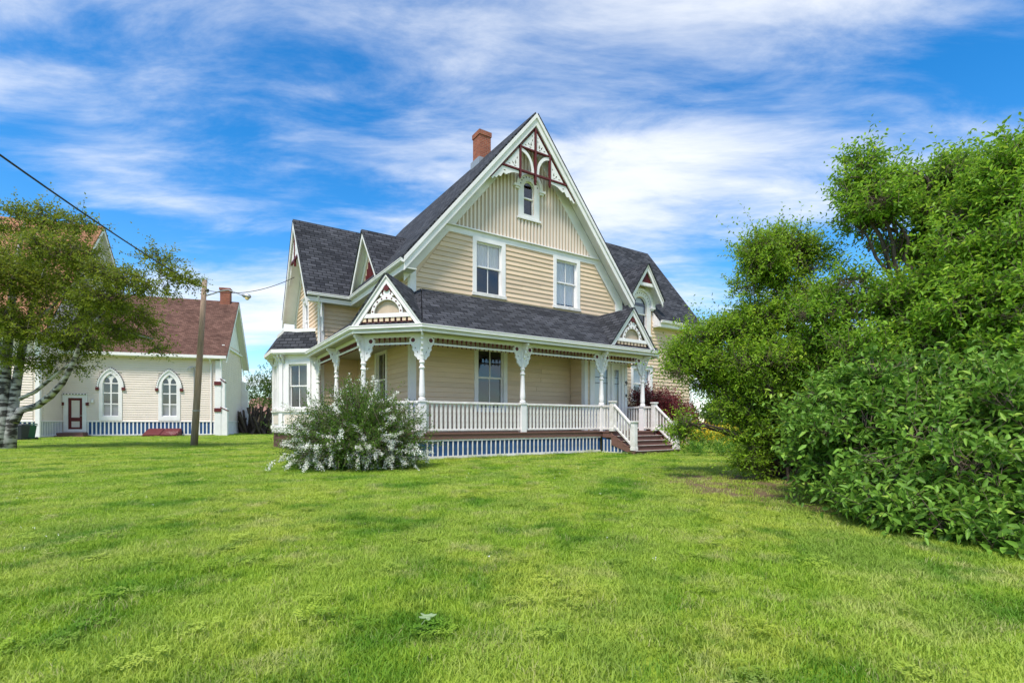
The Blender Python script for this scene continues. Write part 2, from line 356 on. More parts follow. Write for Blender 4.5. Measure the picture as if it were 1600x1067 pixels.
rs=wall('right_side_wall',Fr((UR,0),(0,1),(1,0)),rect(VW,17,0,6.7),[])
vf=wall('entry_wall',FVF,rect(13.09,15.34,.5,3.86),[(13.45,15.08,.84,3.52)])
vs=wall('entry_side_wall',FVS,rect(-VW,-14.7,.5,3.86),[])
MB().sheet(rect(14.7,VW,.5,3.86),[],lambda a,z:(15.34,a,z)).build('entry_side_wall','siding',H)
mb=MB(); mb.sheet(gpoly(11,4.73,12.45,SL,0),[],lambda a,z:(a,28,z)); mb.sheet(rect(26.3,28,0,6.7),[],lambda a,z:(UL,a,z)); mb.sheet(rect(4.7,UL,0,6.65),[],lambda a,z:(a,26.3,z)); mb.sheet(rect(23.8,28,0,6.7),[],lambda a,z:(UR,a,z)); mb.sheet(rect(UR,22.6,0,6.65),[],lambda a,z:(a,23.8,z))
mb.build('rear_wall','siding',H)
# dark floors inside so the windows look into dim rooms
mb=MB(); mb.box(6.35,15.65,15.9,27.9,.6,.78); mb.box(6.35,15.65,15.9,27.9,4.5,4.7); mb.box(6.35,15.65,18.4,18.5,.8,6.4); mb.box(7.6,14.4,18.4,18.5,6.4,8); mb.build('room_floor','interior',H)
# clapboards
clapboards(FF,rect(UL+.16,UR-.14,DECK,3.84),[casing(W_LOW),(13.0,15.4,0,4)],fw)
clapboards(FF,[(UL+.16,5.3),(UR-.16,5.3),(UR-.16,5.98),(14.35,7.72),(7.65,7.72),(UL+.16,5.98)],[casing(w) for w in W_UP],fw)
clapboards(FL,rect(-21.46,-VW-.16,DECK,3.84),[casing(W_SIDE)],lw)
clapboards(FL,rect(-21.46,-VW-.16,5.3,6.55),[],lw)
clapboards(FWF,rect(4.86,UL,DECK,6.3),[],wf)
clapboards(FWG,[(-26.2,4.2),(-21.66,4.2),(-21.66,6.3),(-23.9,9.3),(-26.2,6.3)],[casing(W_LG)],wg)
clapboards(FRF,rect(16.2,22.5,1.0,6.2),[casing(W_RW),(17.85,19.55,5.4,8)],rw)
clapboards(FVF,rect(13.2,15.24,.85,3.84),[(13.3,15.2,0,4)],vf)
clapboards(FVS,rect(-VW+.02,-14.86,.85,3.84),[],vs)
# corner boards
def trim(name,*boxes,m='white',parent=None):
    mb=MB()
    for F,a0,a1,z0,z1,d0,d1 in boxes: fbox(mb,F,a0,a1,z0,z1,d0,d1)
    return mb.build(name,m,parent or H,bevel=.006)
trim('corner_board',(FF,UL-.045,UL+.17,DECK,6.3,0,.05)); trim('corner_board',(FL,-VW-.17,-VW-.002,DECK,6.3,.0,.043))
trim('corner_board',(FF,UR-.17,UR+.045,5.3,6.3,0,.05)); trim('corner_board',(FWF,4.655,4.87,.8,6.35,0,.05)); trim('corner_board',(FWG,-21.66,-21.482,.8,6.35,0,.043))
trim('corner_board',(FVF,13.05,13.2,DECK,3.86,0,.05)); trim('corner_board',(FVS,-14.86,-14.702,DECK,3.86,0,.043)); trim('corner_board',(FVF,15.23,15.38,DECK,3.86,0,.05))
trim('corner_board',(FRF,22.45,22.64,.5,6.3,0,.05))
# ---- windows
def window(F,w,parent=None,split=.52,muntin=True,gl='glass',curtain=None,head=True,depth=.09,name='window'):
    a0,a1,z0,z1=w; c=.16; mb=MB()
    fbox(mb,F,a0-c,a0,z0-.02,z1+c,-.12,.06); fbox(mb,F,a1,a1+c,z0-.02,z1+c,-.12,.06); fbox(mb,F,a0,a1,z1,z1+c,-.12,.058)
    o=mb.build(name,'white',parent or H,bevel=.006)
    fbox(MB(),F,0,1,0,1,0,1)
    s=MB(); fbox(s,F,a0-c-.03,a1+c+.03,z0-.14,z0-.021,-.1,.09); s.build('sill','white_worn',o,bevel=.006)
    if head:
        s=MB(); fbox(s,F,a0-c-.02,a1+c+.02,z1+c+.001,z1+c+.05,.0,.11); s.build('head_trim','white',o,bevel=.006)
    zm=z0+(z1-z0)*split; b=.055
    for k,(q0,q1,d) in enumerate(((z0-.02,zm+.025,-.075),(zm-.025,z1,-.04))):
        s=MB(); fbox(s,F,a0,a0+b,q0,q1,d-.035,d); fbox(s,F,a1-b,a1,q0,q1,d-.035,d); fbox(s,F,a0+b,a1-b,q0,q0+b,d-.035,d); fbox(s,F,a0+b,a1-b,q1-b,q1,d-.035,d)
        am=(a0+a1)/2
        if muntin: fbox(s,F,am-.014,am+.014,q0+b,q1-b,d-.03,d-.004)
        s.build('sash','white',o)
        for (p0,p1) in (((a0+b,am-.014),(am+.014,a1-b)) if muntin else ((a0+b,a1-b),)):
            s=MB(); s.sheet(rect(p0,p1,q0+b,q1-b),[],lambda a,z:F.p(a,z,d-.018)); s.build('pane',gl,o,uv=False)
    if curtain:
        zl,amp=curtain; s=MB(); n=48; vs=[];fs=[]
        for i in range(n+1):
            a=a0-.02+(a1-a0+.04)*i/n; dd=-.128+.6*amp*math.sin(i*1.15)+.4*amp*math.sin(i*2.7+1); vs+=[F.p(a,zl,dd),F.p(a,z1,dd*.9-.01)]
        fs=[(2*i,2*i+2,2*i+3,2*i+1) for i in range(n)]; s.add(vs,fs).build('curtain','curtain',o,uv=False,smooth=True)
    return o
window(FF,W_UP[0],curtain=(W_UP[0][2]+.92,.02),head=False); window(FF,W_UP[1],curtain=(W_UP[1][2]+.1,.02),head=False)
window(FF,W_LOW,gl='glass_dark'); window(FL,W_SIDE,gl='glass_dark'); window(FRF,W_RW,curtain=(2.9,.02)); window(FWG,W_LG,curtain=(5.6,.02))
# ---- arched windows: front gable and right dormer
def arched(F,c,hw_,z0,zs,cas,parent=None,hood=True,split=.5,gl='glass',curtain=False,dots=9):
    r=hw_; ro=hw_+cas
    outer=[(c-ro,z0-.14),(c+ro,z0-.14)]+arc((c,zs),ro,0,180,18)
    inner=[(c-r,z0),(c+r,z0)]+arc((c,zs),r,0,180,16)
    mb=MB(); fpoly(mb,F,outer,[inner],-.06,.055); o=mb.build('arched_window','white',parent or H,bevel=.005)
    s=MB(); fbox(s,F,c-ro-.05,c+ro+.05,z0-.22,z0-.141,-.02,.10); s.build('sill','white',o)
    zm=z0+(zs+r-z0)*split; b=.04
    i1=[(c-r,zm-.02),(c+r,zm-.02)]+arc((c,zs),r-.002,0,180,16); i2=[(c-r+b,zm+.03),(c+r-b,zm+.03)]+arc((c,zs),r-b,0,180,16)
    s=MB(); fpoly(s,F,i1,[i2],-.05,-.015); s.build('sash','white',o)
    s=MB(); fpoly(s,F,rect(c-r,c+r,z0,zm+.02),[rect(c-r+b,c+r-b,z0+.05,zm-.03)],-.085,-.052); s.build('sash','white',o)
    s=MB(); s.sheet(i2,[],lambda a,z:F.p(a,z,-.035)); s.build('pane',gl,o,uv=False)
    s=MB(); s.sheet(rect(c-r+b,c+r-b,z0+.05,zm-.03),[],lambda a,z:F.p(a,z,-.07)); s.build('pane',gl,o,uv=False)
    if curtain: s=MB(); s.sheet(i1,[],lambda a,z:F.p(a,z,-.14)); s.build('curtain','curtain',o,uv=False)
    if hood:
        h0,h1=ro-.02,ro+.11
        s=MB(); fpoly(s,F,arc((c,zs),h1,0,180,22)+arc((c,zs),h0,180,0,22),[],.0,.13); s.build('hood_moulding','white',o,bevel=.008)
        for sx in (-1,1):
            s=MB(); fbox(s,F,c+sx*(ro+.09)-.15,c+sx*(ro+.09)+.15,zs-.10,zs-.003,0,.15); fbox(s,F,c+sx*(ro+.07)-.09,c+sx*(ro+.07)+.09,zs-.17,zs-.101,0,.11); s.build('corbel','white',o,bevel=.008)
        s=MB()
        for k in range(dots):
            a=R(12+156*k/(dots-1)); q=(c+(r+cas*.62)*math.cos(a),zs+(r+cas*.62)*math.sin(a)); fpoly(s,F,arc(q,.024,0,330,9),[],.05,.062)
        tag(s.build('bored_hole','dark',o,uv=False),kind='stuff')
    return o
arched(FF,11,.24,9.03,10.06,.25)
arched(FRF,18.7,.45,5.62,6.86,.28,curtain=True,dots=12)
# ---- front gable: boards, battens, band
gp=MB(); fpoly(gp,FF,[(7.6,7.95),(14.4,7.95),(11,12.05)],[rect(10.55,11.45,8.95,10.4)],.004,.022); gpo=gp.build('gable_panel','panel_tan',H)
for i in range(43):
    a=7.72+i*(14.28-7.72)/42; zt=11.79-SL*abs(a-11)
    if zt<8.05: continue
    zl=[(7.96,zt)]
    if 10.46<a<11.54: zl=[(7.96,8.80)]+([(10.5,zt)] if zt>10.75 else [])
    for q0,q1 in zl:
        if q1-q0>.05: s=MB(); fbox(s,FF,a-.034,a+.034,q0,q1,.022,.058); s.build('batten','siding_pale',gpo)
trim('band_board',(FF,7.5,14.5,7.72,7.93,.0,.052),(FF,7.45,14.55,7.93,7.975,0,.13))
def rake(F,c,apex,slope,hw_,t0,t1,d0,d1,name,m='white',sides=(-1,1),inner_hw=None,a_lim=None,bevel=.006,parent=None):
    o_=None
    for sx in sides:
        h=hw_; ih=inner_hw if inner_hw is not None else hw_
        poly=[(c,apex-t0),(c+sx*h,apex-slope*h-t0),(c+sx*ih,apex-slope*ih-t1),(c,apex-t1)]
        s=MB(); fpoly(s,F,poly,[],d0,d1); o_=s.build(name,m,parent or H,bevel=bevel)
    return o_
rake(FF,11,APZ-.02,SL,4.98,.16,.80,.0,.046,'frieze_board')
rake(FF,11,APZ-.01,SL,5.12,.10,.16,.047,.47,'soffit')
rake(FF,11,APZ,SL,5.16,0,.40,.46,.52,'bargeboard'); rake(FF,11,APZ+.02,SL,5.18,-.02,.15,.521,.57,'crown_moulding')
# ---- gable ornament in the apex
orn=bpy.data.objects.new('gable_ornament',None); COL.objects.link(orn); orn.parent=H; OFF[orn]=OFF[H]
def leafhole(x,z,l,w,ang):
    a=R(ang); ca,sa=math.cos(a),math.sin(a); pts=[(-l/2,0),(-l*.1,w/2),(l/2,0),(-l*.1,-w/2)]
    return [(x+p*ca-q*sa,z+p*sa+q*ca) for p,q in pts]
def bar(a0,z0,a1,z1,w=.06,d0=.40,d1=.49,m='maroon',name='bar'):
    v=Vector((a1-a0,z1-z0)); n=Vector((-v.y,v.x)).normalized()*w/2; s=MB()
    fpoly(s,FF,[(a0+n.x,z0+n.y),(a1+n.x,z1+n.y),(a1-n.x,z1-n.y),(a0-n.x,z0-n.y)],[],d0,d1); return s.build(name,m,orn,bevel=.006)
for sx in (-1,1):
    bar(11+sx*.03,APZ-.47,11+sx*1.93,APZ-.47-SL*1.9,.065,.405,.455)
    bar(11+sx*.68,11.33,11+sx*.68,10.2,.065,.398,.497); 
    s=MB(); fpoly(s,FF,[(11+sx*.635,10.2),(11+sx*.725,10.2),(11+sx*.71,10.14),(11+sx*.68,10.07),(11+sx*.65,10.14)],[],.41,.48); s.build('pendant','maroon',orn)
    x=lambda q:11+sx*q
    tri=[(x(.05),11.29),(x(.62),11.29),(x(.05),11.98)]
    hs=[leafhole(x(.19),11.47,.20,.075,90),leafhole(x(.30),11.45,.16,.06,90+sx*-38),leafhole(x(.12),11.64,.12,.05,90+sx*25),leafhole(x(.43),11.37,.12,.05,8*sx),leafhole(x(.13),11.79,.09,.04,90),leafhole(x(.22),11.345,.14,.05,0)]
    s=MB(); fpoly(s,FF,tri,hs,.425,.455); s.build('fretwork_panel','white',orn)
    tri=[(x(.73),10.43),(x(1.34),10.43),(x(.73),11.17)]
    hs=[leafhole(x(.88),10.62,.20,.075,90),leafhole(x(1.0),10.57,.16,.06,90-sx*40),leafhole(x(.81),10.80,.14,.05,90+sx*15),leafhole(x(1.15),10.50,.13,.05,5*sx),leafhole(x(.9),10.48,.14,.045,0)]
    s=MB(); fpoly(s,FF,tri,hs,.425,.455); s.build('fretwork_panel','white',orn)
    # curved brace: quarter ring from the side post to the king post
    q=[(x(.66-.60*math.sin(R(tt))*1.0),10.42+.80*math.cos(R(tt))) for tt in range(0,91,9)]; q2=[(x(.66-.50*math.sin(R(tt))),10.42+.68*math.cos(R(tt))) for tt in range(90,-1,-9)]
    s=MB(); fpoly(s,FF,q+q2,[],.42,.46); s.build('curved_brace','white',orn)
    sc=[(x(.74),10.33),(x(1.46),10.33),(x(1.92),9.80),(x(1.86),9.76),(x(1.78),9.86),(x(1.70),9.84),(x(1.62),9.95),(x(1.52),9.93),(x(1.46),10.02),(x(1.40),10.10),(x(1.30),10.06),(x(1.2),10.12),(x(1.05),10.20),(x(.9),10.23),(x(.74),10.24)]
    s=MB(); fpoly(s,FF,sc,[leafhole(x(1.35),10.2,.13,.06,0)],.425,.455); s.build('scalloped_bracket','white',orn)
bar(10.3,11.25,11.7,11.25,.055,.40,.492); bar(9.5,10.38,12.5,10.38,.06,.40,.494); bar(11,12.1,11,10.15,.075,.395,.50)
s=MB(); fpoly(s,FF,[(10.945,10.15),(11.055,10.15),(11.035,10.08),(11,9.99),(10.965,10.08)],[],.41,.48); s.build('pendant','maroon',orn)
# ---- roofs
def roof(name,pts,th=.09,m='shingle',parent=None): mb=MB(); slab(mb,pts,th); return mb.build(name,m,parent or H)
zl=lambda u:APZ-SL*abs(u-11)
roof('roof',[(11,15.0,APZ),(11,28.4,APZ),(UL+.2,28.4,zl(UL+.2)),(UL+.2,21.3,zl(UL+.2)),(5.8,21.3,zl(5.8)),(5.8,15.0,zl(5.8))])
roof('roof',[(11,15.0,APZ),(11,28.4,APZ),(16.2,28.4,zl(16.2)),(16.2,15.0,zl(16.2))])
zw=lambda v:10.1-1.383*abs(v-23.9)
roof('wing_roof',[(4.08,23.9,10.1),(10.5,23.9,10.1),(8.4,21.05,zw(21.05)),(4.08,21.05,zw(21.05))])
roof('wing_roof',[(4.08,23.9,10.1),(10.5,23.9,10.1),(8.4,26.75,zw(26.75)),(4.08,26.75,zw(26.75))])
zr=lambda v:11.1-1.29*abs(v-20.4)
roof('wing_roof',[(15.0,16.57,zr(16.57)),(17.8,16.57,zr(16.57)),(17.8,17.12,zr(17.12)),(19.6,17.12,zr(17.12)),(19.6,16.57,zr(16.57)),(23.05,16.57,zr(16.57)),(23.05,20.4,11.1),(11.5,20.4,11.1)])
roof('wing_roof',[(11.5,20.4,11.1),(23.05,20.4,11.1),(23.05,24.2,zr(24.2)),(15,24.2,zr(24.2))])
rake(FRE,20.4,11.1,1.29,3.8,0,.35,.38,.43,'bargeboard')
# left wing gable trim
rake(FWG,-23.9,10.08,1.383,2.84,.16,.75,0,.046,'frieze_board'); rake(FWG,-23.9,10.09,1.383,2.84,.10,.16,.047,.55,'soffit'); rake(FWG,-23.9,10.1,1.383,2.86,0,.36,.55,.61,'bargeboard')
s=MB(); fpoly(s,FWG,[(-23.9-.9,8.45),(-23.9+.9,8.45),(-23.9+.9,8.36),(-23.9-.9,8.36)],[],.48,.56); s.build('gable_bar','maroon',H)
s=MB(); fpoly(s,FWG,[(-23.94,9.7),(-23.86,9.7),(-23.86,8.1),(-23.94,8.1)],[],.47,.565); s.build('gable_bar','maroon',H)
for sx in (-1,1):
    s=MB(); fpoly(s,FWG,[(-23.9+sx*.05,8.5),(-23.9+sx*.8,8.5),(-23.9+sx*.05,9.5)],[leafhole(-23.9+sx*.25,8.75,.3,.12,60)],.49,.53); s.build('fretwork_panel','white',H)
    s=MB(); fpoly(s,FWG,[(-23.9+sx*.92,8.36),(-23.9+sx*1.6,7.6),(-23.9+sx*1.5,7.55),(-23.9+sx*1.0,8.0)],[],.49,.53); s.build('scalloped_bracket','white',H)
# gutters: left slope of the main roof, left wing, right wing
GUT=[(0,0),(.10,.015),(.125,.05),(.115,.085),(.135,.11),(.135,.135),(0,.135)]
def gutter(path,z,m='white',name='gutter'): mb=MB(); sweep(mb,path,[(d,z+q) for d,q in GUT]); return mb.build(name,m,H)
gutter([(4.12,21.02),(5.80,21.02),(5.80,15.03)][::-1] and [(4.12,21.02),(5.84,21.02),(5.84,15.02)],6.20)
mb=MB(); sweep(mb,[(4.14,21.06),(5.88,21.06),(5.88,15.06)],[(0,6.0),(.03,6.0),(.03,6.2),(0,6.2)]); mb.build('fascia','white',H)
mb=MB(); mb.box(5.88,UL,15.06,21.46,6.04,6.08); mb.box(4.14,5.875,21.07,21.46,6.041,6.082); mb.build('soffit','soffit',H)
gutter([(19.66,16.54),(23.05,16.54)],6.05); mb=MB(); sweep(mb,[(19.66,16.58),(23.0,16.58)],[(0,5.88),(.03,5.88),(.03,6.05),(0,6.05)]); mb.build('fascia','white',H)
mb=MB(); mb.box(19.6,23.0,16.58,16.99,5.9,5.94); mb.build('soffit','soffit',H)
mb=MB(); mb.hexa([(19.60,16.56,5.88),(19.65,16.56,5.88),(19.65,17,5.88),(19.60,17,5.88),(19.60,16.56,6.16),(19.65,16.56,6.16),(19.65,17,6.72),(19.60,17,6.72)]); mb.build('eave_return','white',H)
# left dormer (faces the left side) and right dormer
FD=Fr((6.1,0),(0,-1),(-1,0)); cD=-19.2
mb=MB(); fpoly(mb,FD,[(cD-1.25,6.5),(cD+1.25,6.5),(cD,8.2)],[],-.03,0); dw=mb.build('dormer_wall','panel_tan',H)
s=MB(); fpoly(s,FD,[(cD-.62,6.72),(cD+.62,6.72),(cD,7.6)],[],.002,.03); s.build('dormer_panel','maroon',H)
for k in range(7):
    a=cD-.5+k/6; s=MB(); fbox(s,FD,a-.025,a+.025,6.72,6.78+max(.05,.82-1.3*abs(a-cD)),.03,.055); s.build('batten','maroon',dw)
trim('dormer_sill',(FD,cD-1.2,cD+1.2,6.5,6.62,.0,.08)); rake(FD,cD,8.46,1.24,1.6,.1,.5,.001,.05,'frieze_board'); rake(FD,cD,8.47,1.24,1.62,.06,.11,.05,.28,'soffit'); rake(FD,cD,8.5,1.24,1.66,0,.27,.28,.34,'bargeboard')
roof('dormer_roof',[(5.72,19.2,8.5),(7.75,19.2,8.5),(5.95,20.9,6.39),(5.72,20.9,6.39)],.07); roof('dormer_roof',[(5.72,19.2,8.5),(7.75,19.2,8.5),(5.95,17.5,6.39),(5.72,17.5,6.39)],.07)
cR=18.7
rake(FRF,cR,8.74,1.44,1.08,.1,.5,.0,.046,'frieze_board'); rake(FRF,cR,8.75,1.44,1.1,.06,.12,.047,.44,'soffit'); rake(FRF,cR,8.77,1.44,1.12,0,.32,.44,.5,'bargeboard'); rake(FRF,cR,8.78,1.44,1.13,-.01,.1,.501,.54,'crown_moulding')
s=MB(); fpoly(s,FRF,[(cR-.43,7.85),(cR+.43,7.85),(cR,8.46)],[],.36,.40); dp=s.build('dormer_panel','maroon',H)
for k in range(9):
    a=cR-.36+k*.09; s=MB(); fbox(s,FRF,a-.02,a+.02,7.86,7.9+max(.03,.5-1.4*abs(a-cR)),.40,.425); s.build('batten','maroon',dp)
sc=[(cR-.5,7.88),(cR+.5,7.88),(cR+.5,7.78)]
for k in range(10): a=cR+.5-k*.1; sc+=[(a-.02,7.74),(a-.05,7.70),(a-.08,7.74),(a-.1,7.78)]
s=MB(); fpoly(s,FRF,sc,[],.40,.44); s.build('scalloped_trim','white',H)
roof('dormer_roof',[(cR,16.42,8.77),(cR,18.65,8.77),(cR+1.16,17.1,7.1),(cR+1.16,16.42,7.1)],.07); roof('dormer_roof',[(cR,16.42,8.77),(cR,18.65,8.77),(cR-1.16,17.1,7.1),(cR-1.16,16.42,7.1)],.07)
for sx in (-1,1):
    mb=MB(); mb.sheet([(17.0,5.5),(17.9,6.9),(17.9,8.0),(17.0,7.6)],[],lambda a,z:(cR+sx*.75,a,z)); mb.build('dormer_cheek','siding',H)
# chimney
mb=MB(); mb.box(10.72,11.28,18.8,19.4,11.6,13.62); ch=mb.build('chimney','brick',H)
s=MB(); s.box(10.69,11.31,18.77,19.43,13.62,13.82); s.build('chimney_cap','brick',ch); s=MB(); s.box(10.8,11.2,18.9,19.3,13.82,13.84); s.build('flue','dark',ch)
s=MB(); s.box(10.64,11.36,18.72,19.48,12.3,12.6); s.build('flashing','metal',ch)
# ---- porch
US,VF=4.613,13.9
c1,c0=(5.952,VF),(US,15.239)                      # chamfer posts
P2,P3,P4=(9.591,VF),(13.204,VF),(15.452,VF); PM,PW=(US,18.425),(US,21.40)
E1,E0=(5.805,13.55),(4.26,15.095); TP=.77; EZ=4.0
pr=lambda d:EZ+TP*d
roof('porch_roof',[(E1[0],13.52,EZ-.02),(15.98,13.52,EZ-.02),(15.98,VW,pr(2.01)),(6.637,VW,pr(2.01))],.06)
roof('porch_roof',[(E0[0],E0[1],EZ),(E1[0],E1[1],EZ),(6.637,VW,pr(2.01)),(UL,VW,pr(1.75)),(UL,15.927,pr(2.01))],.06)
roof('porch_roof',[(4.23,15.095,EZ-.02),(UL,15.927,pr(2.01)),(UL,21.47,pr(2.01)),(4.23,21.47,EZ-.02)],.06)
path=[(4.26,21.45),(4.26,15.095),(5.805,13.55),(15.95,13.55)]
mb=MB(); sweep(mb,path[::1],[(-d,EZ-.145+q) for d,q in GUT]); 
mb=MB(); sweep(mb,path,[(d,EZ-.13+q*1.05) for d,q in GUT]); mb.build('porch_gutter','white',H)
mb=MB(); sweep(mb,path,[(-.02,3.80),(.05,3.80),(.055,3.865),(-.02,3.865)]); mb.build('porch_fascia','white',H)
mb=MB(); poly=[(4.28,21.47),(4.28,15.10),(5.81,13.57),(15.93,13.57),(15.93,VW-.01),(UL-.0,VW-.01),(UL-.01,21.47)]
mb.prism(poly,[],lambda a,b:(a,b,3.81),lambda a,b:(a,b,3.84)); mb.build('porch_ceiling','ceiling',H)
mb=MB(); mb.prism([(13.56,3.84),(VW,3.84),(VW,5.5)],[],lambda a,z:(15.90,a,z),lambda a,z:(15.95,a,z)); mb.build('porch_end_panel','white',H)
mb=MB(); mb.box(15.90,15.97,13.5,VW,3.72,3.98); mb.build('porch_fascia','white',H)
# header beam over the posts
bp=[PW,c0,c1,P4]; mb=MB(); sweep(mb,[(PW[0],21.46),c0,c1,P4],[(-.05,3.70),(.05,3.70),(.05,3.808),(-.05,3.808)]); mb.build('porch_beam','white',H)
mb=MB(); mb.box(15.40,15.50,13.95,14.69,3.70,3.808); mb.build('porch_beam','white',H)
# deck, fascia, skirt
dk=[(US-.12,21.46),(US-.12,15.19),(5.90,VF-.12),(15.6,VF-.12),(15.6,VW-.01),(UL,VW-.01),(UL,21.46)]
mb=MB(); mb.prism(dk,[],lambda a,b:(a,b,.79),lambda a,b:(a,b,DECK)); mb.build('deck','deck',H)
mb=MB(); sweep(mb,[(US-.09,21.45),(US-.09,15.2),(5.915,VF-.09),(15.57,VF-.09),(15.57,15.5)],[(-.03,.64),(0,.64),(0,.789),(-.03,.789)]); mb.build('deck_fascia','deck',H)
def ortho(p,q): d=(Vector(q)-Vector(p)); n=Vector((d.y,-d.x)).normalized(); return d,n
sk=[(US-.06,21.4),(US-.06,15.21),(5.93,VF-.06),(13.1,VF-.06)]
mb=MB(); sweep(mb,sk,[(-.05,0),(-.03,0),(-.03,.63),(-.05,.63)]); skp=mb.build('porch_skirt','blue',H)
for z0,z1,nm in ((.585,.638,'skirt_rail'),(.05,.13,'skirt_rail')):
    mb=MB(); sweep(mb,sk,[(-.028,z0),(.012,z0),(.012,z1),(-.028,z1)]); mb.build(nm,'white_worn',skp)
slat=MB(); slat.box(-.021,.021,-.008,.008,.131,.584); slm=slat.mesh('slat'); slm.materials.append(MAT['white_worn'])
for a,b in zip(sk[:-1],sk[1:]):
    d,n=ortho(a,b); k=int(d.length/.168)
    for i in range(1,k):
        q=Vector(a)+d*i/k; inst(slm,'slat',skp,(q.x+n.x*-.008,q.y+n.y*-.008,0),math.atan2(d.y,d.x)+random.uniform(-.03,.03))
# posts
prof=[(.085,1.80),(.105,1.83),(.105,1.87),(.07,1.90),(.085,1.94),(.092,2.02),(.082,2.25),(.068,2.62),(.063,2.74),(.09,2.77),(.09,2.80),(.062,2.83),(.062,2.90),(.085,2.93),(.085,2.96),(.068,2.99),(.075,3.08),(.08,3.16)]
def brk(sx=1): return [(0.0,3.70),(sx*.30,3.70),(sx*.325,3.66),(sx*.325,3.56),(sx*.29,3.49),(sx*.235,3.43),(sx*.225,3.37),(sx*.245,3.33),(sx*.19,3.27),(sx*.165,3.21),(sx*.18,3.16),(sx*.10,3.09),(sx*.06,3.02),(0,3.02)]
def post(pt,dirs,fwd,base=True):
    c=pt; s=MB()
    s.lathe(c,prof,14); s.box(c[0]-.10,c[0]+.10,c[1]-.10,c[1]+.10,DECK,1.80); s.box(c[0]-.125,c[0]+.125,c[1]-.125,c[1]+.125,1.765,1.806); s.box(c[0]-.07,c[0]+.07,c[1]-.07,c[1]+.07,3.16,3.70)
    o=s.build('porch_post','white',H)
    for d in dirs:
        F=Fr(c,d,(d[1],-d[0])); s=MB(); fpoly(s,F,[(a+.06,z) for a,z in brk()],[leafhole(.2,3.38,.09,.04,65),leafhole(.13,3.25,.09,.035,70)],-.03,.03); b_=s.build('bracket','white',o,bevel=.006)
        for dd in (-1,1):
            s=MB(); fpoly(s,F,arc((.265,3.605),.068,0,345,15),[],dd*.031,dd*.045); s.build('rosette','maroon',o)
            s=MB(); fpoly(s,F,arc((.265,3.605),.098,0,345,18),[arc((.265,3.605),.066,0,345,15)],dd*.031,dd*.052); s.build('rosette_ring','white',o)
            s=MB(); fpoly(s,F,arc((.215,3.44),.05,20,330,12)+arc((.215,3.44),.03,330,20,12),[],dd*.031,dd*.042); s.build('scroll','white',o)
    F=Fr(c,fwd,(fwd[1],-fwd[0])); s=MB(); fpoly(s,F,[(.06,3.79),(.34,3.79),(.36,3.74),(.33,3.69),(.27,3.66),(.27,3.60),(.22,3.55),(.21,3.46),(.15,3.40),(.15,3.32),(.10,3.27),(.09,3.15),(.06,3.1)],[leafhole(.15,3.58,.13,.06,60)],-.035,.035); s.build('eave_bracket','white',o,bevel=.006)
q2=.70711
post(c1,[(-q2,q2),(1,0)],(-.38,-.92)); post(c0,[(q2,-q2),(0,1)],(-.92,-.38)); post(P2,[(-1,0),(1,0)],(0,-1)); post(P3,[(-1,0),(1,0)],(0,-1)); post(P4,[(-1,0),(0,1)],(.3,-.95)); post(PM,[(0,-1),(0,1)],(-1,0)); post((US,21.33),[(0,-1)],(-1,0))
# spindle frieze between the posts
spm=MB(); spm.lathe((0,0),[(.010,3.545),(.016,3.57),(.009,3.59),(.026,3.63),(.034,3.66),(.034,3.70)],7); sp_me=spm.mesh('spindle',smooth=True); sp_me.materials.append(MAT['maroon'])
def frieze(a,b):
    d,n=ortho(a,b); l=d.length; d=d/l; k=int((l-.72)/.155)
    A=Vector(a)+d*.36; B=Vector(b)-d*.36; F=Fr(A,d,n); ll=(B-A).length
    s=MB(); fbox(s,F,-.06,ll+.06,3.49,3.545,-.025,.025); o=s.build('frieze_rail','white',H)
    for i in range(k+1): q=A+(B-A)*(i+.0)/k; inst(sp_me,'spindle',o,(q.x,q.y,0))
    s=MB()
    for i in range(k+1):
        f=ll*i/k; fpoly(s,F,[(f-.02,3.489),(f+.02,3.489),(f+.014,3.46),(f,3.44),(f-.014,3.46)],[],-.015,.015)
    tag(s.build('frieze_drop','maroon',o,uv=False),kind='stuff')
for a,b in ((PW,PM),(PM,c0),(c0,c1),(c1,P2),(P2,P3),(P3,P4)): frieze(a,b)
frieze(P4,(P4[0],14.9))
# railings
bm_=MB(); bm_.box(-.036,.036,-.013,.013,.955,1.725); bal=bm_.mesh('baluster'); bal.materials.append(MAT['white_worn'])
def railing(a,b,ga=.10,gb=.10,sp=.148):
    d,n=ortho(a,b); l=d.length; d=d/l; A=Vector(a)+d*ga; B=Vector(b)-d*gb; F=Fr(A,d,n); ll=(B-A).length
    s=MB(); fbox(s,F,0,ll,1.725,1.795,-.055,.055); o=s.build('railing','white_worn',H,bevel=.012)
    s=MB(); fbox(s,F,0,ll,.895,.955,-.035,.035); s.build('bottom_rail','white_worn',o,bevel=.006)
    k=max(1,round(ll/sp))
    for i in range(k): q=A+(B-A)*(i+.5)/k; inst(bal,'baluster',o,(q.x,q.y,0),math.atan2(d.y,d.x))
railing(c1,P2); railing(P2,P3); railing(c0,c1); railing(PM,c0); railing((US,21.4),PM); railing(P4,(P4[0],14.72),.1,.02)
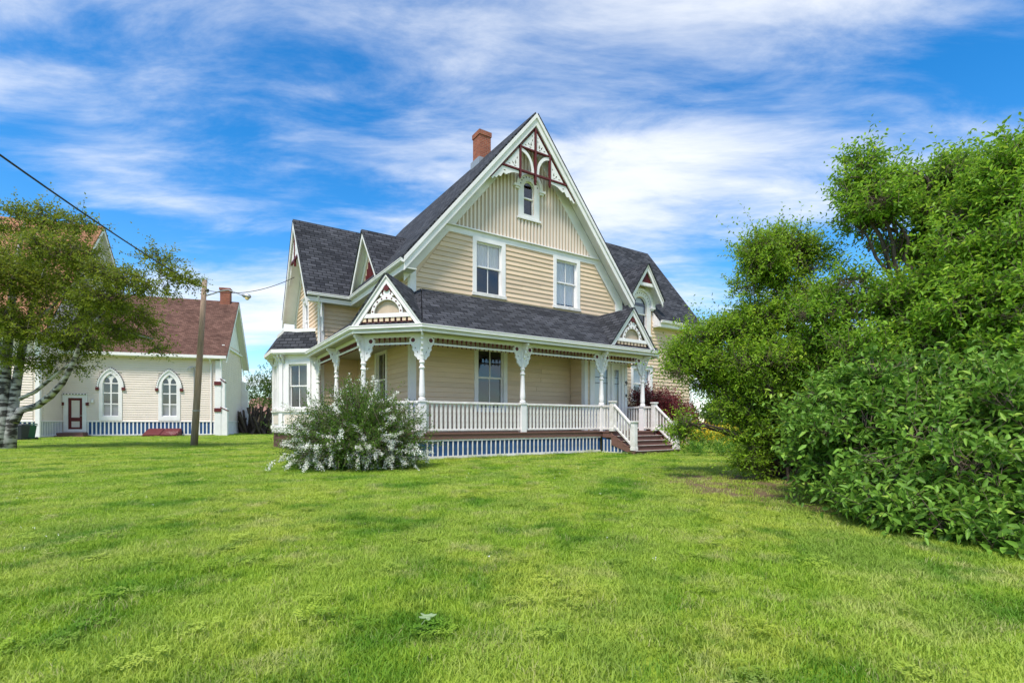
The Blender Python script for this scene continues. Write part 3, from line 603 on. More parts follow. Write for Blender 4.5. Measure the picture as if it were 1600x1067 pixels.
# landing and steps
LV=13.30; u0,u1=13.16,15.50
mb=MB(); mb.box(u0-.03,u1+.03,LV-.03,VF-.121,.786,DECK-.001); mb.build('landing','deck',H)
mb=MB(); mb.box(u0-.01,u0+.03,LV,VF-.125,.60,.785); mb.box(u1-.03,u1+.01,LV,VF-.125,.60,.785); mb.build('landing_skirt','deck',H)
nr=5; rise=DECK/nr; run=.29
st=MB(); st.box(u0+.05,u1-.05,LV+.0,LV+.03,0.02,.785); st=st.build('steps','deck',H)
for i in range(1,nr):
    z=DECK-rise*i; v1=LV-run*(i-1); v0=LV-run*i
    s=MB(); s.box(u0-.04,u1+.04,v0-.03,v1+.01,z-.04,z); s.build('tread','deck',st,bevel=.008)
    s=MB(); s.box(u0-.042,u1+.042,v0-.042,v0-.031,z-.012,z+.002); s.build('nosing','white_worn',st)
    s=MB(); s.box(u0,u1,v0,v0+.02,z-rise+.001 if i<nr-1 else 0.0,z-.041); s.build('riser','deck',st)
for ux in (u0-.02,u1-.02):
    s=MB(); F=Fr((ux,0),(0,-1),(-1,0)); poly=[(-LV,.785),(-LV,.35)]+[(-LV+run*(nr-1)-.02,0),(-LV+run*(nr-1)-.02,rise-.05)]+[(-LV+run*(nr-2)+.0,rise-.05)]
    for i in range(nr-2,0,-1): poly+=[(-LV+run*i,DECK-rise*i-.045),(-LV+run*(i-1),DECK-rise*i-.045)] if i>1 else [(-LV+run,DECK-rise-.045),(-LV,DECK-rise-.045)]
    poly=[(-LV,.785),(-LV,.34),(-LV+run*(nr-1)-.02,.0),(-LV+run*(nr-1)-.02,rise-.05),(-LV+.05,.72)]
    fpoly(s,F,poly,[],-.02,.02); s.build('stringer','deck',st)
# slatted panel below the stringer
F=Fr((u0-.03,0),(0,-1),(-1,0)); s=MB(); s.sheet([(-VF+.1,.0),(-VF+.1,.6),(-LV,.5),(-12.55,.1),(-12.55,0)],[],lambda a,z:F.p(a,z,-.03)); sp2=s.build('stair_skirt','blue',H)
for k in range(6):
    a=-VF+.2+k*.18; zt=min(.6,.52-max(0,(a+LV))*.55); s=MB(); fbox(s,F,a-.022,a+.022,.06,zt,-.025,-.005); s.build('slat','white_worn',sp2)
s=MB(); fbox(s,F,-VF+.1,-12.5,.03,.08,-.024,.01); s.build('skirt_rail','white_worn',sp2)
# newels and stair rails
LB=LV-run*(nr-1)+.12
def newel(u,v,z0,z1): s=MB(); s.box(u-.085,u+.085,v-.085,v+.085,z0,z1); s.box(u-.115,u+.115,v-.115,v+.115,z1-.03,z1+.025); s.box(u-.10,u+.10,v-.10,v+.10,z0+.0,z0+.12) ; return s.build('newel_post','white_worn',H,bevel=.01)
for u in (13.2,15.45):
    newel(u,LV,DECK,1.92); newel(u,LB,rise,1.18)
    F=Fr((u,0),(0,-1),(-1,0)); a0,a1=-LV+.09,-LB-.09; sl_=(1.05-1.80)/(a1-a0)
    s=MB(); fpoly(s,F,[(a0,1.74),(a1,1.01),(a1,1.09),(a0,1.82)],[],-.05,.05); o=s.build('stair_railing','white_worn',H,bevel=.01)
    s=MB(); fpoly(s,F,[(a0,.98),(a1,.30),(a1,.37),(a0,1.05)],[],-.03,.03); s.build('bottom_rail','white_worn',o)
    for k in range(6):
        a=a0+(a1-a0)*(k+.5)/6; f=(a-a0)/(a1-a0); s=MB(); fbox(s,F,a-.033,a+.033,1.04-.68*f,1.75-.73*f,-.013,.013); s.build('baluster','white_worn',o)
    # short railing from the porch post to the upper newel
    s=MB(); fbox(s,F,-VF+.1,-LV-.085,1.725,1.795,-.05,.05); o=s.build('railing','white_worn',H); 
    s=MB(); fbox(s,F,-VF+.1,-LV-.085,.895,.955,-.035,.035); s.build('bottom_rail','white_worn',o)
    for k in range(3): inst(bal,'baluster',o,(u,VF-.18-k*.14,0),R(90))
# ---- small porch gables (chamfered corner, entrance)
def small_gable(F,hw_,apex,back):
    slope=(apex-4.04)/hw_; c=0
    rake(F,c,apex,slope,hw_,0,.27,.0,.06,'bargeboard'); rake(F,c,apex+.012,slope,hw_+.02,-.01,.09,.061,.10,'crown_moulding')
    ib=(apex-.27-4.42)/slope
    s=MB(); fpoly(s,F,[(-ib-.2,4.24),(ib+.2,4.24),(ib+.05,4.36),(-ib-.05,4.36)],[],.0,.045); s.build('gable_beam','white',H)
    s=MB(); fpoly(s,F,[(-ib-.1,4.3),(ib+.1,4.3),(0,apex-.25)],[],-.10,-.06); s.build('gable_board','panel_tan',H)
    r0,r1=.40,.50
    ring=arc((0,4.36),r1,0,180,20)+arc((0,4.36),r0,180,0,20); s=MB(); fpoly(s,F,ring,[],-.03,.035); o=s.build('gable_arch','white',H,bevel=.005)
    dots=MB()
    for k in range(9):
        a=R(8+164*k/8); fpoly(dots,F,arc((.45*math.cos(a),4.36+.45*math.sin(a)),.026,0,330,8),[],.036,.043)
    for sx in (-1,1): fpoly(dots,F,arc((sx*.12,4.93),.022,0,330,8),[],.036,.043); fpoly(dots,F,arc((sx*.14,5.02),.03,0,330,8),[],.02,.035)
    tag(dots.build('bored_hole','maroon',o,uv=False),kind='stuff')
    s=MB(); fpoly(s,F,[(-.15,4.84),(.15,4.84),(.22,4.90),(.17,4.96),(.12,4.94),(.09,5.02),(.06,5.1),(-.06,5.1),(-.09,5.02),(-.12,4.94),(-.17,4.96),(-.22,4.90)],[],-.02,.034); s.build('fret','white',o)
    s=MB(); fbox(s,F,-.86,.86,4.10,4.239,-.05,-.032); s.build('dentil_backing','maroon',o)
    s=MB(); fpoly(s,F,arc((0,5.09),.085,0,345,16),[],-.02,.075); s.build('rosette','maroon',o)
    for k in range(9):
        a=-.72+k*.18; s=MB(); fbox(s,F,a-.055,a+.055,4.13,4.238,-.03,.02); s.build('dentil','siding',o)
    for sx in (-1,1):
        mb=MB(); slab(mb,[F.p(0,apex,.12),F.p(0,apex,-back),F.p(sx*(hw_+.02),4.04-.03,.12)],.05); mb.build('gable_roof','shingle',H)
FC=Fr((5.0325,14.3225),(q2,-q2),(-q2,-q2)); small_gable(FC,1.10,5.50,1.85)
FE=Fr((14.5,13.58),(1,0),(0,-1)); small_gable(FE,1.21,5.55,1.97)
# ---- entrance door
o=MB(); fbox(o,FVF,13.33,13.45,DECK,3.64,-.1,.05); fbox(o,FVF,15.08,15.2,DECK,3.64,-.1,.05); fbox(o,FVF,13.45,15.08,3.52,3.64,-.1,.05); fbox(o,FVF,14.50,14.60,DECK,3.52,-.1,.03); o=o.build('door_frame','white',H,bevel=.006)
def leaf(a0,a1,g0,g1,nm):
    s=MB(); fpoly(s,FVF,rect(a0,a1,DECK+.03,3.515),[rect(g0,g1,1.2,3.3)],-.07,-.02); q=s.build(nm,'white',H,bevel=.006)
    s=MB(); s.sheet(rect(g0,g1,1.2,3.3),[],lambda a,z:FVF.p(a,z,-.045)); s.build('pane','glass',q,uv=False)
    s=MB()
    for z in (2.72,2.95): fbox(s,FVF,g0,g1,z,z+.018,-.04,-.03)
    s.build('muntin','black_metal',q); 
    s=MB(); s.sheet(rect(g0-.02,g1+.02,1.18,3.3),[],lambda a,z:FVF.p(a,z,-.14)); s.build('blind','curtain',q,uv=False)
    return q
d=leaf(13.452,14.498,13.64,14.33,'door'); leaf(14.602,15.078,14.71,14.96,'sidelight')
for z,r in ((1.93,.03),(1.68,.045)):
    s=MB(); s.tube([FVF.p(14.42,z,-.02),FVF.p(14.42,z,.05)],r,10); s.build('door_knob','black_metal',d)
# house number
num=bpy.data.curves.new('house_number','FONT'); num.body='9'; num.size=.26; num.extrude=.012; num.align_x='CENTER'
no=bpy.data.objects.new('tmp',num); COL.objects.link(no); bpy.context.view_layer.update(); nm_=bpy.data.meshes.new_from_object(no.evaluated_get(bpy.context.evaluated_depsgraph_get())); bpy.data.objects.remove(no)
nm_.materials.clear(); nm_.materials.append(MAT['black_metal']); no=inst(nm_,'house_number',H,FVF.p(15.30,2.68,.065)); no.rotation_euler=(R(90),0,0)
s=MB(); fbox(s,FVF,15.27,15.33,2.2,2.32,.05,.07); s.build('doorbell','black_metal',H)
# ---- bay window on the left gable
BP=[(4.7,21.9),(3.45,23.1),(3.45,25.0),(4.7,26.2)]
def bayface(a,b): d=(Vector(b)-Vector(a)); n=Vector((-d.y,d.x)).normalized(); n=n if n.x<0 or (abs(n.x)<1e-6) else -n; return Fr(a,d,n),d.length
bay=MB()
for a,b in zip(BP[:-1],BP[1:]):
    F,l=bayface(a,b); bay.sheet(rect(0,l,.72,4.1),[rect(l/2-.42,l/2+.42,1.78,3.6)],lambda x,z:F.p(x,z,0))
bayo=bay.build('bay_wall','white',H)
for a,b in zip(BP[:-1],BP[1:]):
    F,l=bayface(a,b); m_=l/2
    w_=window(F,(m_-.42,m_+.42,1.78,3.6),gl='glass',head=False,split=.5)
    s=MB(); fbox(s,F,.22,l-.22,1.08,1.5,.0,.02); s.build('bay_panel','siding_pale',bayo)
    s=MB(); fbox(s,F,-.03,l+.03,.72,.95,.0,.06); fbox(s,F,-.03,l+.03,1.60,1.68,0,.09); fbox(s,F,0,l,1.5,1.6,0,.03); s.build('bay_base_board','white_worn',bayo)
    s=MB(); fbox(s,F,-.02,.14,.95,4.0,.001,.05); fbox(s,F,l-.14,l+.02,.95,4.0,.001,.05); s.build('bay_corner_board','white',bayo,bevel=.006)
    for aa in (.05,.2,l-.2,l-.05):
        s=MB(); fpoly(s,Fr((F.p(aa,0,0)[0],F.p(aa,0,0)[1]),F.n,F.al),[(0.05,4.0),(.26,4.0),(.25,3.9),(.17,3.86),(.13,3.76),(.05,3.66)],[],-.035,.035); s.build('eave_bracket','white',bayo)
def offs(d): return [(4.7,21.9-d*1.0),(3.45-d,23.1-d*.41),(3.45-d,25.0+d*.41),(4.7,26.2+d)]
o1,o2=offs(.32),offs(-.22)
s=MB(); s.prism(o1,[],lambda a,b:(a,b,4.0),lambda a,b:(a,b,4.05)); s.build('bay_soffit','white',bayo)
s=MB(); sweep(s,[o1[0],o1[1],o1[2],o1[3]][::-1],[(0,0),(0,0),(0,0)]) if False else None
s=MB()
for i in range(3):
    a,b=o1[i],o1[i+1]; F,l=bayface(a,b); fbox(s,F,-.02,l+.02,4.05,4.2,-.05,.05)
s.build('bay_gutter','white',bayo)
for i in range(3):
    mb=MB(); slab(mb,[(*o1[i],4.2),(*o1[i+1],4.2),(*o2[i+1],4.98),(*o2[i],4.98)],.04); mb.build('bay_roof','shingle',bayo)
s=MB(); o3=offs(-.15); s.prism(o3,[],lambda a,b:(a,b,4.98),lambda a,b:(a,b,5.12)); s.build('bay_cap','white',bayo)
# sandstone foundation, block by block where it shows
fnd=MB()
for a,b in list(zip(BP[:-1],BP[1:])): F,l=bayface(a,b); fbox(fnd,F,0,l,-.02,.715,-.3,-.07)
fo=fnd.build('foundation','stone',H)
for a,b in list(zip(BP[:-1],BP[1:])):
    F,l=bayface(a,b); z=0
    for r in range(4):
        h=.179; x=0 if r%2==0 else -.2
        while x<l:
            w_=random.uniform(.38,.6); x0,x1=max(0,x),min(l,x+w_)
            if x1-x0>.05: s=MB(); j=random.uniform(-.015,.015); fbox(s,F,x0+.006,x1-.006,z+.005,z+h-.005,-.07,-.015+j); s.build('stone','stone',fo,bevel=.012)
            x+=w_
        z+=h
mb=MB(); mb.box(15.8,22.55,17.02,17.3,0,1.0); mb.build('foundation','stone',H)
# downspouts
def spout(pts,r=.045): s=MB(); s.tube(pts,r,8); return s.build('downspout','white',H)
spout([(4.55,20.98,6.2),(4.55,21.05,6.05),(4.80,21.36,5.75),(4.80,21.40,5.5),(4.80,21.40,4.9)])
spout([(15.85,15.4,3.8),(15.85,15.3,.2)])
# ------------------------------------------------------------------ church on the left (frame: s along its front, t back)
CA=R(17.8); CC=Vector((-24.88,42.8)); K1=Vector((math.cos(CA),math.sin(CA))); K2=Vector((-K1.y,K1.x))
def cw(s,t,z=0): q=CC+K1*s+K2*t; return Vector((q.x,q.y,z))
CH=thing('church','pale church hall with pointed windows and brown roof behind the utility pole','church',(0,0,0),CA,(CC.x,CC.y,0))
GF=Fr((0,0),(1,0),(0,-1)); GE=Fr((0,0),(0,1),(1,0)); GN=Fr((0,-3),(1,0),(0,-1)); GNE=Fr((-11.12,0),(0,1),(1,0))
CW=[(-7.9,.52),(-3.82,.52)]                     # window centre, half width
def pointed(c,hw_,z0,zs,n=10):
    r=hw_*2.0; pts=[(c-hw_,z0),(c+hw_,z0)]; h=r*math.sin(math.acos((r-hw_)/r)); am=math.degrees(math.acos((r-hw_)/r))
    pts+=arc((c+hw_-r,zs),r,0,am,n); pts+=arc((c-hw_+r,zs),r,180-am,180,n)[1:]; return pts
def cpart(name,mb,m,parent=None,**k): return mb.build(name,m,parent or CH,**k)
mb=MB(); mb.sheet([(-11.12,0),(0,0),(0,6.75),(-11.12,6.75)],[pointed(c,h+.05,1.65,4.15) for c,h in CW]+[rect(-10.72,-9.78,.62,3.1)],lambda a,z:GF.p(a,z,0)); cfw=cpart('front_wall',mb,'siding_pale')
mb=MB(); mb.sheet(gpoly(4.2,4.2,12.3,1.32,0),[],lambda a,z:GE.p(a,z,0)); cew=cpart('gable_wall',mb,'siding_pale')
mb=MB(); mb.sheet(rect(-30,-11.12,0,7.6),[],lambda a,z:GN.p(a,z,0)); cnw=cpart('nave_wall',mb,'siding_pale')
mb=MB(); mb.sheet(gpoly(5.5,8.5,18.3,1.26,0),[],lambda a,z:GNE.p(a,z,0)); cng=cpart('nave_gable_wall',mb,'siding_pale')
mb=MB(); mb.sheet(rect(-30,0,0,6.8),[],lambda a,z:(a,8.4,z)); cpart('rear_wall',mb,'siding_pale')
mb=MB(); clapboards(GF,rect(-11.1,-.45,1.25,6.5),[(c-h-.25,c+h+.25,1.3,5.2) for c,h in CW]+[(-10.95,-9.55,0,3.3)],None,.19,joined=mb); tag(cpart('siding',mb,'siding_pale',cfw,uv=False),kind='stuff')
mb=MB(); clapboards(GE,gpoly(4.2,4.0,11.6,1.32,1.25),[],None,.19,joined=mb); tag(cpart('siding',mb,'siding_pale',cew,uv=False),kind='stuff')
mb=MB(); clapboards(GN,rect(-30,-11.5,1.25,7.4),[],None,.19,joined=mb); tag(cpart('siding',mb,'siding_pale',cnw,uv=False),kind='stuff')
mb=MB(); clapboards(GNE,[(-2.6,1.25),(-.05,1.25),(-.05,10),(-2.6,7.5)],[],None,.19,joined=mb); clapboards(GNE,[(-2.6,7.5),(13.6,7.5),(5.5,17.6)],[],None,.19,joined=mb); tag(cpart('siding',mb,'siding_pale',cng,uv=False),kind='stuff')
# skirt: blue boarding behind white slats, white foundation
for F,a0,a1,st in ((GF,-9.55,-.4,.27),(GN,-18,-11.4,.27),(GNE,-2.84,-.05,.2)):
    mb=MB(); fbox(mb,F,a0,a1,.18,1.2,-.02,.02); o=cpart('skirt',mb,'blue')
    mb=MB(); fbox(mb,F,a0,a1,1.2,1.27,0,.10); fbox(mb,F,a0,a1,.13,.2,.0,.07); cpart('skirt_rail',mb,'white',o)
    sm=MB(); fbox(sm,Fr((0,0),F.al,F.n),-.045,.045,.2,1.2,.02,.06); sme=sm.mesh('slat'); sme.materials.append(MAT['white'])
    k=int((a1-a0)/st)
    for i in range(k): q=F.p(a0+(i+.5)*(a1-a0)/k,0,0); inst(sme,'slat',o,q)
    mb=MB(); fbox(mb,F,a0,a1,-.02,.13,-.05,.06); cpart('foundation',mb,'concrete',o)
mb=MB(); fbox(mb,GE,.4,8.0,.2,1.2,0,.03); fbox(mb,GE,.4,8.0,1.2,1.28,0,.09); fbox(mb,GE,.0,8.4,-.02,.19,-.05,.08); cpart('base_board',mb,'white')
# pointed windows
for c,h in CW:
    mb=MB(); fpoly(mb,GF,pointed(c,h+.26,1.32,4.15),[pointed(c,h+.02,1.66,4.15)],-.06,.09); o=cpart('pointed_window',mb,'white')
    hs=[]
    for sx in (-1,1):
        x0,x1=sorted((c+sx*.05,c+sx*(h-.03))); xm=(x0+x1)/2; w_=(x1-x0)/2
        for z0,z1 in ((1.72,2.62),(2.70,3.5),(3.58,4.28)): hs.append(rect(x0,x1,z0,z1))
        hs.append(pointed(xm,w_*.86,4.36,4.48,6))
    hs.append([(c+.14*math.cos(R(a))*(.75+.35*math.cos(R(4*a))),4.98+.14*math.sin(R(a))*(.75+.35*math.cos(R(4*a)))) for a in range(0,360,20)])
    mb=MB(); fpoly(mb,GF,pointed(c,h+.03,1.65,4.15),hs,-.05,-.005); cpart('tracery',mb,'white',o)
    for k,hh in enumerate(hs):
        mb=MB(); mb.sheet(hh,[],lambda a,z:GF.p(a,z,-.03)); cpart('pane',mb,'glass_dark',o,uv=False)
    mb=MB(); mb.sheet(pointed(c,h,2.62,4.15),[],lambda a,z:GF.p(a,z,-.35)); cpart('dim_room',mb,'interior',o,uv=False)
    mb=MB(); mb.sheet(rect(c-h,c+h,1.6,2.62),[],lambda a,z:GF.p(a,z,-.12)); cpart('curtain',mb,'curtain',o,uv=False)
    # toothed hood and its two corbels
    r=(h+.40)*2.0; am=math.degrees(math.acos((r-h-.40)/r)); o1=arc((c+h+.40-r,4.0),r,0,am,12)+arc((c-h-.40+r,4.0),r,180-am,180,12)[1:]
    r2=(h+.30)*2.0; am2=math.degrees(math.acos((r2-h-.30)/r2)); i1=arc((c+h+.30-r2,4.0),r2,0,am2,12)+arc((c-h-.30+r2,4.0),r2,180-am2,180,12)[1:]
    mb=MB(); fpoly(mb,GF,o1+i1[::-1],[],.03,.15); hm=cpart('hood',mb,'white',o)
    mb=MB(); 
    for j in range(0,len(o1)-1):
        q=Vector(o1[j])*.5+Vector(o1[j+1])*.5; fbox(mb,GF,q.x-.028,q.x+.028,q.y-.028,q.y+.028,.03,.152)
    tag(cpart('hood_tooth',mb,'dark',hm,uv=False),kind='stuff')
    for sx in (-1,1): mb=MB(); fbox(mb,GF,c+sx*(h+.36)-.11,c+sx*(h+.36)+.11,3.75,3.99,.02,.17); cpart('corbel',mb,'maroon',o)
# side door with its own toothed hood
mb=MB(); fpoly(mb,GF,rect(-11.0,-9.5,.4,3.35),[rect(-10.72,-9.78,.62,3.1)],-.05,.08); dr=cpart('door_frame',mb,'white')
mb=MB(); fpoly(mb,GF,rect(-10.72,-9.78,.62,3.1),[rect(-10.52,-9.98,1.55,2.9),rect(-10.52,-9.98,.78,1.25)],-.04,.0); dr2=cpart('door',mb,'maroon')
for z0,z1 in ((1.55,2.9),(.78,1.25)): mb=MB(); fbox(mb,GF,-10.52,-9.98,z0,z1,-.04,-.02); cpart('door_panel',mb,'door_panel',dr2)
mb=MB(); mb.tube([GF.p(-9.87,1.7,0),GF.p(-9.87,1.7,.06)],.04,8); cpart('door_knob',mb,'metal',dr2)
mb=MB(); fbox(mb,GF,-11.05,-9.45,3.36,3.44,0,.16); fbox(mb,GF,-11.05,-10.97,2.75,3.36,0,.12); fbox(mb,GF,-9.53,-9.45,2.75,3.36,0,.12); cpart('hood',mb,'white',dr)
for k in range(8): mb=MB(); a=-10.95+k*.2; fbox(mb,GF,a-.04,a+.04,3.355,3.43,.161,.17); cpart('hood_tooth',mb,'dark',dr)
for a in (-11.05,-9.45): mb=MB(); fbox(mb,GF,a-.09,a+.09,2.5,2.74,.0,.15); cpart('corbel',mb,'maroon',dr)
mb=MB(); mb.box(-12.0,-9.2,-1.3,-.1,0,.14); mb.box(-11.2,-9.4,-.9,-.1,.14,.35); cpart('doorstep',mb,'deck')
# sloping cellar hatch
mb=MB(); mb.hexa([(-5.3,-1.5,0),(-2.9,-1.5,0),(-2.9,-.1,0),(-5.3,-.1,0),(-5.3,-1.5,.12),(-2.9,-1.5,.12),(-2.9,-.1,.62),(-5.3,-.1,.62)]); hb=cpart('cellar_hatch',mb,'maroon')
for k in range(2): mb=MB(); a=-5.22+k*1.16; mb.hexa([(a,-1.52,.125),(a+1.1,-1.52,.125),(a+1.1,-.13,.625),(a,-.13,.625),(a,-1.52,.16),(a+1.1,-1.52,.16),(a+1.1,-.13,.66),(a,-.13,.66)]); cpart('hatch_door',mb,'maroon',hb)
# corner buttresses with maroon weatherings
def buttress(s0,s1,t0,t1,zt=4.9,F=None):
    mb=MB(); mb.box(s0,s1,t0,t1,0,4.6); mb.box(s0+.02,s1-.0,t0+.2,t1,4.6,6.4); o=cpart('buttress',mb,'white',bevel=.01)
    for z in (2.05,4.3):
        mb=MB(); mb.box(s0-.02,s1+.02,t0-.06,t0+.10,z,z+.32); cpart('weathering',mb,'maroon',o)
buttress(-.42,.06,-.45,.02); 
mb=MB(); mb.box(.03,.62,7.9,8.4,0,4.4); mb.box(.03,.4,7.95,8.38,4.4,5.2); cpart('buttress',mb,'white')
mb=MB(); mb.box(-.05,.52,-.42,.04,0,2.4); mb.box(-.05,.34,-.40,.04,2.4,4.8); bo=cpart('buttress',mb,'white')
for z,x in ((2.42,.56),(4.82,.38)):
    mb=MB(); mb.hexa([(0,-.46,z),(x,-.46,z-.3),(x,.06,z-.3),(0,.06,z),(0,-.46,z+.08),(x,-.46,z-.22),(x,.06,z-.22),(0,.06,z+.08)]); cpart('weathering',mb,'maroon',bo)
for a in (-17,-15,-13.2): mb=MB(); fbox(mb,GN,a-.10,a+.10,1.28,7.3,.0,.08); cpart('pilaster',mb,'white')
mb=MB(); fbox(mb,GN,-11.34,-11.09,0,7.5,.0,.07); fbox(mb,GNE,-3.06,-2.86,0,7.5,0,.05); cpart('corner_board',mb,'white')
# roofs
def croof(name,pts,m,th=.12): mb=MB(); slab(mb,pts,th); return cpart(name,mb,m)
zc=lambda t:12.35-1.19*abs(t-4.2)
for t in (-.6,9.0): croof('roof',[(-11.2,4.2,12.35),(.55,4.2,12.35),(.55,t,zc(t)),(-11.2,t,zc(t))],'shingle_brown')
for t in (-3.7,14.7): croof('nave_roof',[(-31,5.5,18.6),(-10.5,5.5,18.6),(-10.5,t,18.6-1.2*abs(t-5.5)),(-31,t,18.6-1.2*abs(t-5.5))],'shingle_rust')
def crake(F,c,apex,slope,h,d):
    for sx in (-1,1):
        for t0,t1,d0,d1,nm in ((.0,.4,d-.05,d,'bargeboard'),(.1,.16,.05,d-.05,'soffit'),(.15,.85,.035,.06,'frieze_board')):
            mb=MB(); fpoly(mb,F,[(c,apex-t0),(c+sx*h,apex-slope*h-t0),(c+sx*h,apex-slope*h-t1),(c,apex-t1)],[],d0,d1); cpart(nm,mb,'white')
crake(GE,4.2,12.35,1.19,4.8,.55); crake(GNE,5.5,18.6,1.2,9.2,.6)
mb=MB(); fpoly(mb,GE,[(1.0,8.1),(7.4,8.1),(4.2,11.9)],[],.03,.06); cpart('gable_board',mb,'white'); mb=MB(); fbox(mb,GE,.2,8.2,7.7,7.85,0,.2); cpart('gable_band',mb,'white')
mb=MB(); mb.box(-11.2,.5,-.72,-.58,6.55,6.78); mb.box(-11.2,.5,-.58,-.01,6.5,6.56); cpart('gutter',mb,'white')
mb=MB(); mb.box(-31,-10.55,-3.85,-3.7,7.4,7.65); cpart('gutter',mb,'white')
mb=MB(); mb.tube([(-.75,-.62,6.6),(-.75,-.55,6.4),(-.75,-.12,6.1),(-.75,-.10,.2),(-.75,-.25,.1)],.06,8); cpart('downspout',mb,'white')
mb=MB(); mb.box(-.95,-.15,3.8,4.6,11.4,13.4); cc=cpart('chimney',mb,'brick'); mb=MB(); mb.box(-1.02,-.08,3.73,4.67,13.4,13.6); cpart('chimney_cap',mb,'brick',cc)
# electricity meter and its conduits
mb=MB(); mb.box(-2.1,-1.75,-.16,-.04,1.9,2.5); mt=cpart('meter_box',mb,'metal',bevel=.02)
mb=MB(); mb.tube([(-1.92,-.17,2.25),(-1.92,-.27,2.25)],.13,14); cpart('meter',mb,'metal',mt)
for x in (-2.02,-1.82): mb=MB(); mb.tube([(x,-.09,2.5),(x,-.09,5.7),(x-.1,-.2,5.85),(x-.35,-.32,5.75),(x-.5,-.3,5.5)],.035,7); cpart('conduit',mb,'metal',mt)
mb=MB(); mb.tube([(-1.92,-.09,1.9),(-1.92,-.09,.2)],.035,7); cpart('conduit',mb,'metal',mt)
mb=MB(); mb.lathe((-9.1,-.12),[(.03,2.7),(.09,2.75),(.09,2.95),(.03,3.0)],10); cpart('wall_lamp',mb,'white')

# ------------------------------------------------------------------ wheelie bins
def bin_(x,y,rz,m,label):
    q=at(x,688,32.1+y); o=thing('wheelie_bin',label,'bin',(0,0,0),rz,(q.x,q.y,0),'bins beside the church')
    mb=MB(); mb.hexa([(-.22,-.26,.06),(.22,-.26,.06),(.22,.24,.06),(-.22,.24,.06),(-.29,-.35,.96),(.29,-.35,.96),(.29,.33,.96),(-.29,.33,.96)]); mb.build('body',m,o,bevel=.03)
    mb=MB(); mb.hexa([(-.31,-.38,.965),(.31,-.38,.965),(.31,.38,1.0),(-.31,.38,1.0),(-.28,-.34,1.03),(.28,-.34,1.03),(.28,.36,1.08),(-.28,.36,1.08)]); mb.build('lid',m,o,bevel=.02)
    mb=MB(); mb.tube([(-.26,.43,.95),(.26,.43,.95)],.018,8); mb.build('handle',m,o)
    for sx in (-1,1): mb=MB(); mb.tube([(sx*.25,.3,.1),(sx*.31,.3,.1)],.1,14); mb.build('wheel','black_metal',o)
    return o
bin_(33,-.2,R(8),'bin_black','black wheelie bin standing beside the green one'); bin_(44,.75,R(5),'bin_green','green wheelie bin right of the black bin by the church')

# ------------------------------------------------------------------ utility pole, street light and cables
pb=at(303,697,24.3); pb.z=0; pt=at(320,437,24.3)
UP=thing('utility_pole','leaning weathered wooden utility pole with small street light','pole',tuple(pb))
mb=MB(); mb.tube([pb+Vector((0,0,-.1)),pb.lerp(pt,.3),pb.lerp(pt,.6),pt],[.165,.15,.132,.11],14); mb.build('shaft','pole_wood',UP,smooth=True)
b0=pb.lerp(pt,.21); mb=MB(); mb.tube([b0,b0+Vector((.0,0,.05))],.182,14); mb.build('band','metal',UP)
a0=pb.lerp(pt,.90); a1=at(357,453,24.3); a2=at(378,461,24.3); mb=MB(); mb.tube([a0,at(333,459,24.3),at(345,454.5,24.3),a1,a2],.03,7); arm=mb.build('lamp_arm','metal',UP)
mb=MB(); l0=at(379,461,24.3); l1=at(392,464,24.3); d_=(l1-l0); mb.tube([l0-d_*.1,l0+d_*.15,l0+d_*.5,l0+d_*.85,l1],[.04,.10,.12,.10,.04],12); mb.build('lamp_head','metal',arm,smooth=True)
mb=MB(); q=l0+d_*.55; mb.lathe((q.x,q.y),[(.02,q.z-.2),(.09,q.z-.16),(.10,q.z-.08)],12); mb.build('lamp_lens','lamp_glass',arm)
for k,(f,dx) in enumerate(((.965,-.22),(.93,.2))):
    q=pb.lerp(pt,f); mb=MB(); mb.tube([q+Vector((dx*.4,-.05,0)),q+Vector((dx*1.3,-.15,0))],.03,6); mb.lathe((q.x+dx*1.4,q.y-.15),[(.03,q.z-.08),(.06,q.z-.04),(.04,q.z),(.06,q.z+.04),(.03,q.z+.07)],9); mb.build('insulator','black_metal',UP)
def cable(a,b,sag,label,r=.016,n=20,name='overhead_cable'):
    a,b=Vector(a),Vector(b); mb=MB(); mb.tube([a.lerp(b,i/n)+Vector((0,0,-sag*4*(i/n)*(1-i/n))) for i in range(n+1)],r,6)
    o=mb.build(name,'cable',smooth=True,uv=False); return tag(o,label,'cable')
q=pb.lerp(pt,.965)+Vector((-.3,-.15,0)); cable(q,at(-260,55,7.0),.18,'thick black cable running from the pole top to the upper left',.022)
q=pb.lerp(pt,.93)+Vector((.28,-.15,0)); cable(q,hw(4.15,23.9,7.6),.35,'thin service cable between the pole and the house gable',.014)

# ------------------------------------------------------------------ foliage helpers
def fast_mesh(name,V,F,m,tint=None):
    me=bpy.data.meshes.new(name); nv=len(V); nf=len(F); k=F.shape[1]
    me.vertices.add(nv); me.vertices.foreach_set('co',np.ascontiguousarray(V,dtype=np.float32).ravel())
    me.loops.add(nf*k); me.loops.foreach_set('vertex_index',np.ascontiguousarray(F,dtype=np.int32).ravel())
    me.polygons.add(nf); me.polygons.foreach_set('loop_start',np.arange(0,nf*k,k,dtype=np.int32))
    try: me.polygons.foreach_set('loop_total',np.full(nf,k,dtype=np.int32))
    except Exception: pass
    if tint is not None:
        a=me.attributes.new('tint','FLOAT','FACE'); a.data.foreach_set('value',np.ascontiguousarray(tint,dtype=np.float32))
    me.update(); me.validate(); me.materials.append(MAT[m]); return me
def unit(a): return a/np.maximum(np.linalg.norm(a,axis=-1,keepdims=True),1e-9)
